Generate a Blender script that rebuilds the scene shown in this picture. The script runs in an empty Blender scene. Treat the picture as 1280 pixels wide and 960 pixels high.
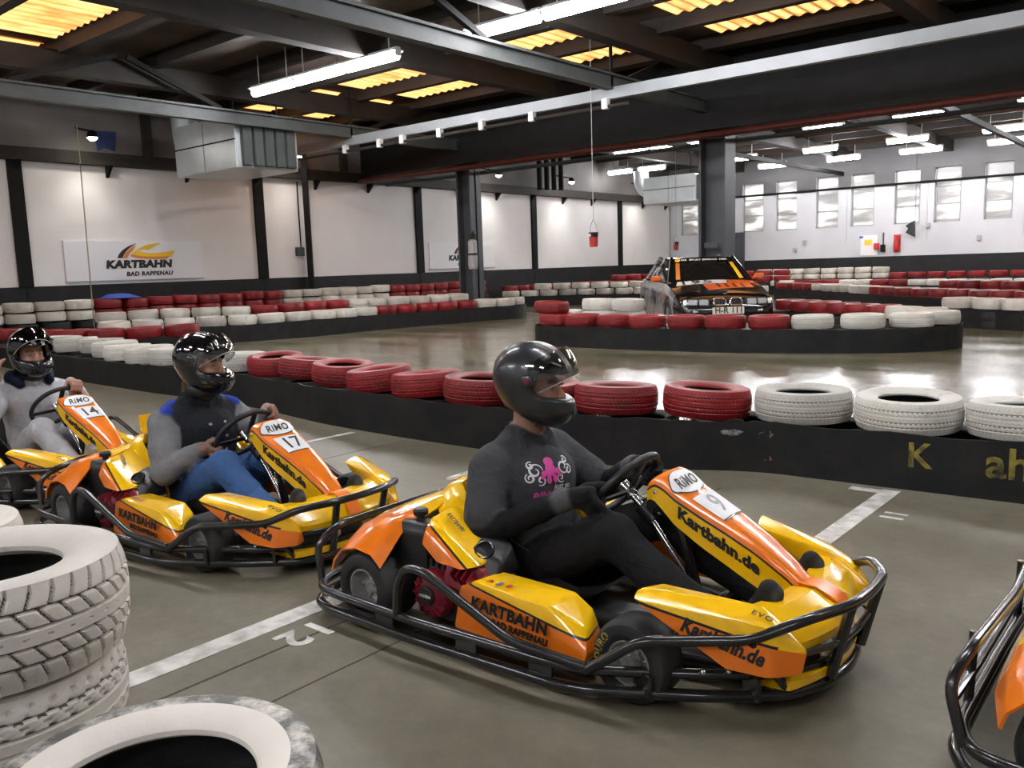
import bpy, bmesh, math, random
import numpy as np
from mathutils import Vector, Matrix
from mathutils.bvhtree import BVHTree
random.seed(7)
R_ = math.radians
SC = bpy.context.scene
COL = SC.collection

# ------------------------------------------------------------------ camera
# Hall frame: X runs along the lane (karts head +X), Y towards the window wall, Z up.
PITCH, ROLL, YAW = 7.79020532533207, 1.8557340794337165, 40.0
CAM_H, FOCAL_PX = 1.35, 1072.0
_p, _r, _y = R_(PITCH), R_(ROLL), R_(YAW)
_F = np.array([0, math.cos(_p), -math.sin(_p)]); _R0 = np.array([1., 0, 0]); _U0 = np.cross(_R0, _F)
_Rr = math.cos(_r) * _R0 - math.sin(_r) * _U0
_U = np.cross(_Rr, _F)
_M = np.array([[math.cos(_y), -math.sin(_y), 0], [math.sin(_y), math.cos(_y), 0], [0, 0, 1]])
_Fh, _Rh, _Uh = _M @ _F, _M @ _Rr, _M @ _U
cd = bpy.data.cameras.new('camera')
cd.sensor_width = 36.0
cd.lens = 36.0 * FOCAL_PX / 1280.0
cd.clip_start = 0.05
cam = bpy.data.objects.new('camera', cd)
COL.objects.link(cam)
cam.matrix_world = Matrix(((_Rh[0], _Uh[0], -_Fh[0], 0), (_Rh[1], _Uh[1], -_Fh[1], 0), (_Rh[2], _Uh[2], -_Fh[2], CAM_H), (0, 0, 0, 1)))
SC.camera = cam

# ------------------------------------------------------------------ world, exposure
wd = bpy.data.worlds.new('world'); SC.world = wd; wd.use_nodes = True
wd.node_tree.nodes['Background'].inputs[0].default_value = (0.75, 0.85, 1.0, 1)
wd.node_tree.nodes['Background'].inputs[1].default_value = 0.6
SC.view_settings.view_transform = 'Standard'
SC.view_settings.look = 'None'
SC.view_settings.gamma = 1.0
SC.view_settings.use_curve_mapping = False
SC.view_settings.exposure = 1.8
TUBE_POWER = 26.0        # emission of the fluorescent tubes
SKYLIGHT_POWER = 0.55     # daylight glowing through the amber corrugated roof sheets
WINDOW_POWER = 0.4

# ------------------------------------------------------------------ materials
def new_mat(name):
    m = bpy.data.materials.new(name); m.use_nodes = True
    return m, m.node_tree, m.node_tree.nodes['Principled BSDF']

def mat(name, col, rough=0.5, metal=0.0, spec=0.5, coat=0.0, noise=None, bump=0.0, bump_scale=40.0, emit=None, trans=0.0, alpha=1.0):
    """Plain principled material; noise=(scale, dark colour, amount) mottles the base colour."""
    m, nt, b = new_mat(name)
    b.inputs['Base Color'].default_value = (*col, 1)
    b.inputs['Roughness'].default_value = rough
    b.inputs['Metallic'].default_value = metal
    b.inputs['Specular IOR Level'].default_value = spec
    b.inputs['Coat Weight'].default_value = coat
    b.inputs['Coat Roughness'].default_value = 0.08
    b.inputs['Transmission Weight'].default_value = trans
    b.inputs['Alpha'].default_value = alpha
    tc = nt.nodes.new('ShaderNodeTexCoord')
    if noise:
        n = nt.nodes.new('ShaderNodeTexNoise'); n.inputs['Scale'].default_value = noise[0]; n.inputs['Detail'].default_value = 6
        nt.links.new(tc.outputs['Object'], n.inputs['Vector'])
        r = nt.nodes.new('ShaderNodeValToRGB'); r.color_ramp.elements[0].position = 0.38; r.color_ramp.elements[1].position = 0.68
        r.color_ramp.elements[0].color = (0, 0, 0, 1); r.color_ramp.elements[1].color = (noise[2],) * 3 + (1,)
        nt.links.new(n.outputs['Fac'], r.inputs['Fac'])
        mx = nt.nodes.new('ShaderNodeMix'); mx.data_type = 'RGBA'
        mx.inputs['A'].default_value = (*col, 1); mx.inputs['B'].default_value = (*noise[1], 1)
        nt.links.new(r.outputs['Color'], mx.inputs['Factor'])
        nt.links.new(mx.outputs['Result'], b.inputs['Base Color'])
    if bump:
        n2 = nt.nodes.new('ShaderNodeTexNoise'); n2.inputs['Scale'].default_value = bump_scale; n2.inputs['Detail'].default_value = 4
        nt.links.new(tc.outputs['Object'], n2.inputs['Vector'])
        bp = nt.nodes.new('ShaderNodeBump'); bp.inputs['Strength'].default_value = bump; bp.inputs['Distance'].default_value = 0.02
        nt.links.new(n2.outputs['Fac'], bp.inputs['Height']); nt.links.new(bp.outputs['Normal'], b.inputs['Normal'])
    if emit:
        b.inputs['Emission Color'].default_value = (*emit[0], 1); b.inputs['Emission Strength'].default_value = emit[1]
    return m

M = {}
def floor_mat(name, base, dark, light, r0, r1):
    m, nt, b = new_mat(name); N = nt.nodes; Lk = nt.links
    tc = N.new('ShaderNodeTexCoord')
    n1 = N.new('ShaderNodeTexNoise'); n1.inputs['Scale'].default_value = 0.55; n1.inputs['Detail'].default_value = 8; n1.inputs['Roughness'].default_value = 0.62
    mp = N.new('ShaderNodeMapping'); mp.inputs['Scale'].default_value = (0.45, 1.5, 1)
    n2 = N.new('ShaderNodeTexNoise'); n2.inputs['Scale'].default_value = 9; n2.inputs['Detail'].default_value = 8; n2.inputs['Roughness'].default_value = 0.7
    n3 = N.new('ShaderNodeTexNoise'); n3.inputs['Scale'].default_value = 0.9; n3.inputs['Detail'].default_value = 5
    Lk.new(tc.outputs['Object'], n1.inputs['Vector']); Lk.new(tc.outputs['Object'], mp.inputs['Vector'])
    Lk.new(mp.outputs['Vector'], n3.inputs['Vector']); Lk.new(tc.outputs['Object'], n2.inputs['Vector'])
    r1n = N.new('ShaderNodeValToRGB'); e = r1n.color_ramp.elements; e[0].position = 0.3; e[0].color = (*dark, 1); e[1].position = 0.72; e[1].color = (*light, 1)
    em = r1n.color_ramp.elements.new(0.5); em.color = (*base, 1)
    Lk.new(n1.outputs['Fac'], r1n.inputs['Fac'])
    r3 = N.new('ShaderNodeValToRGB'); e = r3.color_ramp.elements; e[0].position = 0.32; e[0].color = (0.70, 0.67, 0.62, 1); e[1].position = 0.6; e[1].color = (1, 1, 1, 1)
    Lk.new(n3.outputs['Fac'], r3.inputs['Fac'])
    r2 = N.new('ShaderNodeValToRGB'); e = r2.color_ramp.elements; e[0].position = 0.3; e[0].color = (0.78, 0.78, 0.78, 1); e[1].position = 0.65; e[1].color = (1.08, 1.08, 1.08, 1)
    Lk.new(n2.outputs['Fac'], r2.inputs['Fac'])
    a = N.new('ShaderNodeMix'); a.data_type = 'RGBA'; a.blend_type = 'MULTIPLY'; a.inputs['Factor'].default_value = 1
    Lk.new(r1n.outputs['Color'], a.inputs['A']); Lk.new(r3.outputs['Color'], a.inputs['B'])
    c = N.new('ShaderNodeMix'); c.data_type = 'RGBA'; c.blend_type = 'MULTIPLY'; c.inputs['Factor'].default_value = 1
    Lk.new(a.outputs['Result'], c.inputs['A']); Lk.new(r2.outputs['Color'], c.inputs['B'])
    Lk.new(c.outputs['Result'], b.inputs['Base Color'])
    mr = N.new('ShaderNodeMapRange'); mr.inputs['From Min'].default_value = 0.3; mr.inputs['From Max'].default_value = 0.7
    mr.inputs['To Min'].default_value = r0; mr.inputs['To Max'].default_value = r1
    Lk.new(n3.outputs['Fac'], mr.inputs['Value']); Lk.new(mr.outputs['Result'], b.inputs['Roughness'])
    bp = N.new('ShaderNodeBump'); bp.inputs['Strength'].default_value = 0.12; bp.inputs['Distance'].default_value = 0.01
    Lk.new(n2.outputs['Fac'], bp.inputs['Height']); Lk.new(bp.outputs['Normal'], b.inputs['Normal'])
    return m

def paint_tyre_mat(name, col, worn, amount, rough=0.55):
    """Painted rubber: colour mottled by dirt and scuffed down to dark rubber in patches; each tyre gets its own shift."""
    m, nt, b = new_mat(name); N = nt.nodes; Lk = nt.links
    tc = N.new('ShaderNodeTexCoord'); oi = N.new('ShaderNodeObjectInfo')
    ad = N.new('ShaderNodeVectorMath'); ad.operation = 'ADD'
    sc = N.new('ShaderNodeVectorMath'); sc.operation = 'SCALE'; sc.inputs['Scale'].default_value = 37.0
    cx = N.new('ShaderNodeCombineXYZ')
    Lk.new(oi.outputs['Random'], cx.inputs['X']); Lk.new(oi.outputs['Random'], cx.inputs['Z'])
    Lk.new(cx.outputs['Vector'], sc.inputs[0]); Lk.new(tc.outputs['Object'], ad.inputs[0]); Lk.new(sc.outputs['Vector'], ad.inputs[1])
    n1 = N.new('ShaderNodeTexNoise'); n1.inputs['Scale'].default_value = 7; n1.inputs['Detail'].default_value = 9; n1.inputs['Roughness'].default_value = 0.7
    Lk.new(ad.outputs['Vector'], n1.inputs['Vector'])
    r = N.new('ShaderNodeValToRGB'); e = r.color_ramp.elements
    e[0].position = 0.52 + 0.12 * (1 - amount); e[0].color = (0, 0, 0, 1); e[1].position = 0.66 + 0.12 * (1 - amount); e[1].color = (0.85, 0.85, 0.85, 1)
    Lk.new(n1.outputs['Fac'], r.inputs['Fac'])
    n2 = N.new('ShaderNodeTexNoise'); n2.inputs['Scale'].default_value = 2.3; n2.inputs['Detail'].default_value = 4
    Lk.new(ad.outputs['Vector'], n2.inputs['Vector'])
    hv = N.new('ShaderNodeHueSaturation'); hv.inputs['Color'].default_value = (*col, 1)
    mr = N.new('ShaderNodeMapRange'); mr.inputs['To Min'].default_value = 0.62; mr.inputs['To Max'].default_value = 1.15
    m2 = N.new('ShaderNodeMath'); m2.operation = 'ADD'
    m3 = N.new('ShaderNodeMath'); m3.operation = 'MULTIPLY'; m3.inputs[1].default_value = 0.45
    Lk.new(oi.outputs['Random'], m3.inputs[0]); Lk.new(n2.outputs['Fac'], m2.inputs[0]); Lk.new(m3.outputs[0], m2.inputs[1])
    Lk.new(m2.outputs[0], mr.inputs['Value']); mr.inputs['From Min'].default_value = 0.3; mr.inputs['From Max'].default_value = 1.1
    Lk.new(mr.outputs['Result'], hv.inputs['Value'])
    mx = N.new('ShaderNodeMix'); mx.data_type = 'RGBA'
    Lk.new(r.outputs['Color'], mx.inputs['Factor']); Lk.new(hv.outputs['Color'], mx.inputs['A']); mx.inputs['B'].default_value = (*worn, 1)
    Lk.new(mx.outputs['Result'], b.inputs['Base Color'])
    b.inputs['Roughness'].default_value = rough
    bp = N.new('ShaderNodeBump'); bp.inputs['Strength'].default_value = 0.25; bp.inputs['Distance'].default_value = 0.01
    Lk.new(n1.outputs['Fac'], bp.inputs['Height']); Lk.new(bp.outputs['Normal'], b.inputs['Normal'])
    return m

def attr_mat(name, rough=0.85, weave=220.0):
    """Cloth/skin material whose local colour is stored per vertex (what the cloth itself is dyed)."""
    m, nt, b = new_mat(name); N = nt.nodes; Lk = nt.links
    at = N.new('ShaderNodeAttribute'); at.attribute_name = 'Col'
    tc = N.new('ShaderNodeTexCoord')
    n = N.new('ShaderNodeTexNoise'); n.inputs['Scale'].default_value = 26; n.inputs['Detail'].default_value = 5
    Lk.new(tc.outputs['Object'], n.inputs['Vector'])
    mr = N.new('ShaderNodeMapRange'); mr.inputs['To Min'].default_value = 0.8; mr.inputs['To Max'].default_value = 1.2
    Lk.new(n.outputs['Fac'], mr.inputs['Value'])
    hv = N.new('ShaderNodeHueSaturation'); Lk.new(at.outputs['Color'], hv.inputs['Color']); Lk.new(mr.outputs['Result'], hv.inputs['Value'])
    Lk.new(hv.outputs['Color'], b.inputs['Base Color'])
    b.inputs['Roughness'].default_value = rough; b.inputs['Specular IOR Level'].default_value = 0.25
    w = N.new('ShaderNodeTexNoise'); w.inputs['Scale'].default_value = 11; w.inputs['Detail'].default_value = 3; w.inputs['Distortion'].default_value = 0.8
    Lk.new(tc.outputs['Object'], w.inputs['Vector'])
    bp = N.new('ShaderNodeBump'); bp.inputs['Strength'].default_value = 0.55; bp.inputs['Distance'].default_value = 0.03
    Lk.new(w.outputs['Fac'], bp.inputs['Height']); Lk.new(bp.outputs['Normal'], b.inputs['Normal'])
    return m

M['floor'] = floor_mat('track_concrete', (0.215, 0.20, 0.135), (0.15, 0.138, 0.085), (0.27, 0.255, 0.185), 0.10, 0.22)
M['lane'] = floor_mat('lane_concrete', (0.178, 0.160, 0.112), (0.115, 0.102, 0.069), (0.222, 0.202, 0.147), 0.38, 0.6)
M['wall_white'] = mat('white_wall_panel', (0.80, 0.77, 0.755), 0.7, noise=(0.6, (0.68, 0.64, 0.62), 0.6), bump=0.05, bump_scale=6)
M['wall_brick'] = mat('white_painted_masonry', (0.56, 0.565, 0.585), 0.75, noise=(0.8, (0.46, 0.465, 0.485), 0.5), bump=0.08, bump_scale=9)
M['wall_grey'] = mat('grey_upper_wall', (0.15, 0.135, 0.128), 0.8, noise=(0.7, (0.09, 0.08, 0.076), 0.8))
M['dado'] = mat('black_dado', (0.011, 0.011, 0.012), 0.6, spec=0.3, noise=(2, (0.02, 0.02, 0.02), 0.7))
M['belt'] = mat('black_belt_rubber', (0.009, 0.009, 0.010), 0.6, spec=0.3, noise=(5, (0.02, 0.019, 0.018), 0.8), bump=0.12, bump_scale=18)
M['steel_dark'] = mat('dark_steel', (0.011, 0.011, 0.0115), 0.65, spec=0.15, noise=(3, (0.007, 0.0065, 0.006), 0.7))
M['steel_brown'] = mat('brown_steel', (0.028, 0.022, 0.018), 0.65, spec=0.3, noise=(3, (0.016, 0.013, 0.011), 0.7))
M['steel_green'] = mat('grey_green_steel', (0.06, 0.067, 0.065), 0.55, noise=(3, (0.03, 0.034, 0.034), 0.6))
M['tray'] = mat('galvanised_tray', (0.25, 0.265, 0.275), 0.5, metal=0.3, noise=(2, (0.3, 0.31, 0.32), 0.5))
M['roof'] = mat('brown_roof_sheet', (0.10, 0.075, 0.06), 0.85, spec=0.2, noise=(1.2, (0.06, 0.046, 0.038), 0.8))
M['pipe_red'] = mat('red_brown_pipe', (0.09, 0.016, 0.014), 0.5)
M['column'] = mat('grey_column_paint', (0.05, 0.056, 0.064), 0.5, noise=(2, (0.028, 0.03, 0.034), 0.6))
M['tube'] = mat('fluorescent_tube', (1, 1, 1), 0.4, emit=((0.97, 0.97, 1.0), TUBE_POWER))
M['flood'] = mat('floodlight_lens', (1, 1, 1), 0.4, emit=((1.0, 0.95, 0.86), 30.0))
M['lamp_white'] = mat('white_lamp_housing', (0.7, 0.7, 0.7), 0.4)
M['galv'] = mat('galvanised_duct', (0.62, 0.66, 0.68), 0.38, metal=0.45, noise=(1.5, (0.45, 0.48, 0.5), 0.6))
M['sign_white'] = mat('white_sign_board', (0.78, 0.78, 0.79), 0.35)
M['line_white'] = mat('worn_white_line_paint', (0.72, 0.70, 0.66), 0.7, noise=(14, (0.33, 0.30, 0.26), 0.75))
M['joint'] = mat('dark_floor_joint', (0.06, 0.055, 0.045), 0.8)
M['tyre_red'] = paint_tyre_mat('red_painted_tyre', (0.25, 0.008, 0.010), (0.045, 0.010, 0.009), 0.8, 0.46)
M['tyre_white'] = paint_tyre_mat('white_painted_tyre', (0.66, 0.635, 0.57), (0.22, 0.20, 0.165), 0.5, 0.6)
M['tyre_clean'] = paint_tyre_mat('fresh_white_painted_tyre', (0.74, 0.685, 0.615), (0.34, 0.30, 0.26), 0.10, 0.65)
M['tyre_scuffed'] = paint_tyre_mat('scuffed_white_tyre', (0.72, 0.68, 0.62), (0.03, 0.03, 0.03), 0.15, 0.55)
M['tyre_black'] = mat('bare_tyre_rubber', (0.018, 0.018, 0.018), 0.7, bump=0.1)
M['black'] = mat('black_plastic', (0.012, 0.012, 0.013), 0.45)
M['black_mark'] = mat('black_print', (0.015, 0.013, 0.012), 0.5)
M['white_mark'] = mat('white_print', (0.8, 0.8, 0.8), 0.4)
M['grey_mark'] = mat('grey_print', (0.36, 0.36, 0.37), 0.5)
M['pink_mark'] = mat('pink_print', (0.75, 0.07, 0.36), 0.6)
M['yellow_mark'] = mat('yellow_print', (0.85, 0.5, 0.02), 0.5)
M['orange_mark'] = mat('orange_print', (0.72, 0.24, 0.03), 0.5)
M['red_mark'] = mat('red_print', (0.6, 0.03, 0.03), 0.5)
M['blue_mark'] = mat('blue_print', (0.05, 0.1, 0.5), 0.5)

# ------------------------------------------------------------------ tagging and linking
def tag(o, label=None, cat=None, group=None, kind=None):
    if label: o['label'] = label
    if cat: o['category'] = cat
    if group: o['group'] = group
    if kind: o['kind'] = kind
    return o

def empty(name, loc=(0, 0, 0), rz=0.0, parent=None):
    o = bpy.data.objects.new(name, None); COL.objects.link(o)
    o.location = loc; o.rotation_euler = (0, 0, rz); o.empty_display_size = 0.05
    if parent: o.parent = parent
    return o

def link(name, me, parent=None, loc=None, rot=None):
    o = bpy.data.objects.new(name, me); COL.objects.link(o)
    if parent: o.parent = parent
    if loc is not None: o.location = loc
    if rot is not None: o.rotation_euler = rot
    return o

KIDS = {}
def copy_tree(o, parent=None):
    c = o.copy(); COL.objects.link(c); c.parent = parent
    for ch in list(o.children): copy_tree(ch, c)
    return c

def fillet(pts, rad, n=5, closed=False):
    """Round the corners of a polyline with arcs."""
    P = [Vector(p) for p in pts]; out = []; m = len(P)
    for i in range(m):
        if not closed and i in (0, m - 1): out.append(P[i]); continue
        a, b, c = P[i - 1], P[i], P[(i + 1) % m]
        u, v = (a - b), (c - b); r = min(rad, u.length * 0.48, v.length * 0.48)
        p0, p2 = b + u.normalized() * r, b + v.normalized() * r
        for k in range(n + 1):
            t = k / n
            out.append(p0 * (1 - t) ** 2 + b * 2 * t * (1 - t) + p2 * t * t)
    return out

class MB:
    """Collects shapes with material slots and links them as ONE mesh object."""
    def __init__(s): s.v = []; s.f = []; s.m = []
    def add(s, vs, fs, mi=0):
        o = len(s.v); s.v += [tuple(p) for p in vs]
        for f in fs: s.f.append(tuple(i + o for i in f)); s.m.append(mi)
        return s
    def box(s, c, d, mi=0, rot=None):
        x, y, z = d[0] / 2, d[1] / 2, d[2] / 2
        vs = [Vector(p) for p in ((-x, -y, -z), (x, -y, -z), (x, y, -z), (-x, y, -z), (-x, -y, z), (x, -y, z), (x, y, z), (-x, y, z))]
        if rot is not None:
            Rm = rot if isinstance(rot, Matrix) else Matrix.Rotation(rot, 3, 'Z'); vs = [Rm @ p for p in vs]
        c = Vector(c); vs = [p + c for p in vs]
        return s.add(vs, ((0, 3, 2, 1), (4, 5, 6, 7), (0, 1, 5, 4), (1, 2, 6, 5), (2, 3, 7, 6), (3, 0, 4, 7)), mi)
    def span(s, a, b, mi=0):
        return s.box([(a[i] + b[i]) / 2 for i in range(3)], [abs(a[i] - b[i]) for i in range(3)], mi)
    def bar(s, a, b, w, h, mi=0, up=(0, 0, 1)):
        """Rectangular bar from a to b."""
        a, b = Vector(a), Vector(b); d = (b - a).normalized(); u = Vector(up)
        sd = d.cross(u).normalized(); u = sd.cross(d).normalized()
        vs = [p + sd * (sx * w / 2) + u * (sz * h / 2) for p in (a, b) for sx, sz in ((-1, -1), (1, -1), (1, 1), (-1, 1))]
        return s.add(vs, ((0, 1, 2, 3), (7, 6, 5, 4), (0, 4, 5, 1), (1, 5, 6, 2), (2, 6, 7, 3), (3, 7, 4, 0)), mi)
    def tube(s, pts, r, n=10, mi=0, closed=False, rad=0.0, caps=True):
        P = fillet(pts, rad, 5, closed) if rad else [Vector(p) for p in pts]
        m = len(P); rr = r if hasattr(r, '__len__') else [r] * m
        if len(rr) != m: rr = [rr[0] + (rr[-1] - rr[0]) * i / (m - 1) for i in range(m)]
        T = []
        for i in range(m):
            a = P[i - 1] if (i > 0 or closed) else P[i]; b = P[(i + 1) % m] if (i < m - 1 or closed) else P[i]
            t = (b - a); T.append(t.normalized() if t.length > 1e-9 else Vector((1, 0, 0)))
        ref = Vector((0, 0, 1)) if abs(T[0].z) < 0.9 else Vector((1, 0, 0))
        nrm = (ref - T[0] * ref.dot(T[0])).normalized(); vs = []
        for i in range(m):
            nrm = (nrm - T[i] * nrm.dot(T[i])); nrm = nrm.normalized() if nrm.length > 1e-6 else T[i].orthogonal().normalized()
            bn = T[i].cross(nrm)
            for k in range(n):
                a = 2 * math.pi * k / n; vs.append(P[i] + (nrm * math.cos(a) + bn * math.sin(a)) * rr[i])
        fs = []
        for i in range(m if closed else m - 1):
            j = (i + 1) % m
            for k in range(n): fs.append((i * n + k, i * n + (k + 1) % n, j * n + (k + 1) % n, j * n + k))
        if caps and not closed: fs += [tuple(range(n - 1, -1, -1)), tuple((m - 1) * n + k for k in range(n))]
        return s.add(vs, fs, mi)
    def lathe(s, prof, n=24, mi=0, c=(0, 0, 0), axis='Z', closed=False, mats=None):
        """prof: (radius, height) pairs revolved about an axis through c."""
        m = len(prof); vs = []
        for (r, h) in prof:
            for k in range(n):
                a = 2 * math.pi * k / n; x, y = r * math.cos(a), r * math.sin(a)
                p = (x, y, h) if axis == 'Z' else ((x, h, -y) if axis == 'Y' else (h, x, y))
                vs.append((p[0] + c[0], p[1] + c[1], p[2] + c[2]))
        for i in range(m if closed else m - 1):
            j = (i + 1) % m
            fs = [(i * n + k, i * n + (k + 1) % n, j * n + (k + 1) % n, j * n + k) for k in range(n)]
            if i == 0: s.add(vs, fs, mats[i] if mats else mi); base = len(s.v) - len(vs)
            else:
                for f in fs: s.f.append(tuple(q + base for q in f)); s.m.append(mats[i] if mats else mi)
        return s
    def loft(s, rings, mi=0, closed_ring=True, caps=True, mats=None):
        """rings: equal-length point lists; mats: material per ring segment."""
        n = len(rings[0]); vs = [p for r in rings for p in r]; base = len(s.v); s.v += [tuple(p) for p in vs]
        for i in range(len(rings) - 1):
            for k in range(n if closed_ring else n - 1):
                q = (k + 1) % n
                s.f.append((base + i * n + k, base + i * n + q, base + (i + 1) * n + q, base + (i + 1) * n + k)); s.m.append(mats[k] if mats else mi)
        if caps and closed_ring:
            s.f.append(tuple(base + k for k in range(n - 1, -1, -1))); s.m.append(mi)
            s.f.append(tuple(base + (len(rings) - 1) * n + k for k in range(n))); s.m.append(mi)
        return s
    def prism(s, poly, axis, a, b, mi=0):
        """Extrude a 2-D polygon along an axis between a and b."""
        def p3(p, h): return (h, p[0], p[1]) if axis == 'X' else ((p[0], h, p[1]) if axis == 'Y' else (p[0], p[1], h))
        n = len(poly); vs = [p3(p, a) for p in poly] + [p3(p, b) for p in poly]
        return s.add(vs, [tuple(range(n - 1, -1, -1)), tuple(range(n, 2 * n))] + [(i, (i + 1) % n, n + (i + 1) % n, n + i) for i in range(n)], mi)
    def mesh(s, name, mats, smooth=None, fix=True, bevel=0.0):
        me = bpy.data.meshes.new(name); me.from_pydata(s.v, [], s.f)
        if not isinstance(mats, (list, tuple)): mats = [mats]
        for q in mats: me.materials.append(q)
        me.polygons.foreach_set('material_index', s.m)
        if fix or bevel:
            bm = bmesh.new(); bm.from_mesh(me)
            if fix: bmesh.ops.recalc_face_normals(bm, faces=bm.faces)
            if bevel:
                bmesh.ops.remove_doubles(bm, verts=bm.verts, dist=1e-5)
                bmesh.ops.bevel(bm, geom=[e for e in bm.edges if len(e.link_faces) == 2 and e.calc_face_angle(0) > 0.5], offset=bevel, segments=2, affect='EDGES', clamp_overlap=True)
            bm.to_mesh(me); bm.free()
        if smooth is not None:
            me.polygons.foreach_set('use_smooth', [True] * len(me.polygons)); me.set_sharp_from_angle(angle=R_(smooth))
        me.update(); return me
    def build(s, name, mats, parent=None, smooth=None, loc=None, rot=None, bevel=0.0, fix=True):
        return link(name, s.mesh(name, mats, smooth, fix, bevel), parent, loc, rot)

def text_mesh(name, body, size, material, bold=0.0, shear=0.0, spacing=1.0, extrude=0.0, align='CENTER', width=None, mapper=None, squash=1.0):
    """Lettering as a mesh; verts lie in XY (or are carried through mapper(x, y, z))."""
    cu = bpy.data.curves.new(name, 'FONT'); cu.body = body; cu.size = size; cu.offset = bold; cu.shear = shear
    cu.space_character = spacing; cu.extrude = extrude; cu.align_x = align; cu.align_y = 'CENTER'; cu.resolution_u = 3
    ob = bpy.data.objects.new(name, cu); COL.objects.link(ob)
    dg = bpy.context.evaluated_depsgraph_get()
    me = bpy.data.meshes.new_from_object(ob.evaluated_get(dg))
    bpy.data.objects.remove(ob); bpy.data.curves.remove(cu)
    me.name = name
    if width:
        xs = [v.co.x for v in me.vertices]; k = width / (max(xs) - min(xs)); cx = (max(xs) + min(xs)) / 2
        for v in me.vertices: v.co.x = (v.co.x - (cx if align == 'CENTER' else min(xs))) * k; v.co.y *= squash * k; 
    if mapper:
        for v in me.vertices: v.co = mapper(v.co.x, v.co.y, v.co.z)
    me.materials.clear(); me.materials.append(material)
    return me

def plane_map(o, xd, yd, lift=0.002):
    o, xd, yd = Vector(o), Vector(xd).normalized(), Vector(yd)
    yd = (yd - xd * yd.dot(xd)).normalized(); n = xd.cross(yd)
    return lambda x, y, z: o + xd * x + yd * y + n * (z + lift)

def ordinal(i):
    w = ['first', 'second', 'third', 'fourth', 'fifth', 'sixth', 'seventh', 'eighth', 'ninth', 'tenth', 'eleventh', 'twelfth', 'thirteenth', 'fourteenth',
         'fifteenth', 'sixteenth', 'seventeenth', 'eighteenth', 'nineteenth', 'twentieth']
    if i < 20: return w[i]
    t = {2: 'twenty', 3: 'thirty', 4: 'forty', 5: 'fifty'}[(i + 1) // 10]
    return (t + '-' + w[(i + 1) % 10 - 1]) if (i + 1) % 10 else {'twenty': 'twentieth', 'thirty': 'thirtieth', 'forty': 'fortieth', 'fifty': 'fiftieth'}[t]

# ================================================================== THE HALL
X0, X1, Y0, Y1, ZR = -20.0, 9.0, -9.0, 35.5, 5.65
def struct(o): o['kind'] = 'structure'; return o

fl = struct(MB().span((X0 - .3, Y0 - .3, -.2), (X1 + .3, Y1 + .3, 0)).build('floor', M['floor']))
BELT1 = [(-16.5, 5.42), (-13.0, 5.10), (-9.9, 4.98), (-8.0, 5.0), (-7.0, 4.86), (-6.2, 4.72), (-5.1, 4.66), (-4.2, 4.66), (-3.4, 4.69), (-2.85, 4.78), (-2.45, 5.0), (-2.2, 5.09), (-1.7, 5.11), (-.8, 5.15), (2.5, 5.25), (9.0, 5.3)]
lane_poly = [(X0, 5.5)] + [(x, y + .05) for x, y in BELT1] + [(X1, Y0), (X0, Y0)]
lp = MB(); lp.prism(lane_poly, 'Z', 0.0, 0.004); struct(lp.build('trim_lane_floor', M['lane'], None))

# ---- left wall: grey shell with dark posts, white panels over a black dado
wl = struct(MB().span((X0 - .3, Y0, 0), (X0, Y1 + .3, ZR)).build('wall_left', M['wall_grey']))
posts = [-4.3, 1.6, 7.6, 13.55, 19.4, 25.3, 31.15]
edges = [Y0] + posts + [Y1]
for a, b in zip(edges[:-1], edges[1:]):
    MB().span((X0, a + .14, 1.25), (X0 + .05, b - .14, 3.92)).build('wall_panel', M['wall_white'], wl, bevel=.006)
    MB().span((X0, a + .005, 0), (X0 + .06, b - .005, 1.25)).build('dado_panel', M['dado'], wl)
for y in posts: MB().span((X0, y - .14, 1.25), (X0 + .12, y + .14, 3.92)).build('wall_post', M['steel_dark'], wl)
MB().span((X0, Y0, 3.92), (X0 + .22, Y1, 4.02)).span((X0, Y0, 4.02), (X0 + .06, Y1, 4.22)).build('wall_rail', M['steel_brown'], wl)
y = Y0 + 1
while y < Y1:
    MB().prism([(X0 + .05, 3.92), (X0 + .3, 3.92), (X0 + .05, 3.66)], 'Y', y, y + .08).build('rail_bracket', M['steel_dark'], wl); y += 1.95
for y in (4.6, 10.6, 16.5): MB().span((X0, y - .1, 4.22), (X0 + .14, y + .1, ZR)).build('wall_stud', M['steel_brown'], wl)

# ---- window wall
M['wall_upper'] = mat('grey_upper_window_wall', (.13, .125, .127), .8, noise=(.8, (.09, .087, .088), .7))
WX = [(-19.45, -18.6), (-16.45, -15.5), (-14.95, -14.05), (-13.25, -12.35), (-11.85, -10.95), (-10.2, -9.27), (-8.77, -7.86), (-7.09, -6.17), (-5.5, -4.58), (-3.9, -2.98), (-2.3, -1.38)]
wb = MB(); wb.span((X0 - .3, Y1, 0), (X1 + .3, Y1 + .35, 2.5)); wb.span((X0 - .3, Y1, 4.52), (X1 + .3, Y1 + .35, ZR))
px = X0 - .3
for a, b in WX: wb.span((px, Y1, 2.5), (a, Y1 + .35, 4.52)); px = b
wb.span((px, Y1, 2.5), (X1 + .3, Y1 + .35, 4.52))
wb = struct(wb.build('wall_back', M['wall_brick']))
MB().span((X0, Y1 - .05, 0), (X1, Y1, 1.28)).build('dado_panel', M['dado'], wb)
ub = MB(); px = X0
for a, b in WX: ub.span((px, Y1 - .012, 4.04), (a, Y1, 4.52)); px = b
ub.span((px, Y1 - .012, 4.04), (X1, Y1, 4.52)).span((X0, Y1 - .012, 4.52), (X1, Y1, ZR)); ub = ub.mesh('upper_wall_paint', M['wall_upper'])
link('upper_wall_paint', ub, wb)['kind'] = 'stuff'
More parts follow.
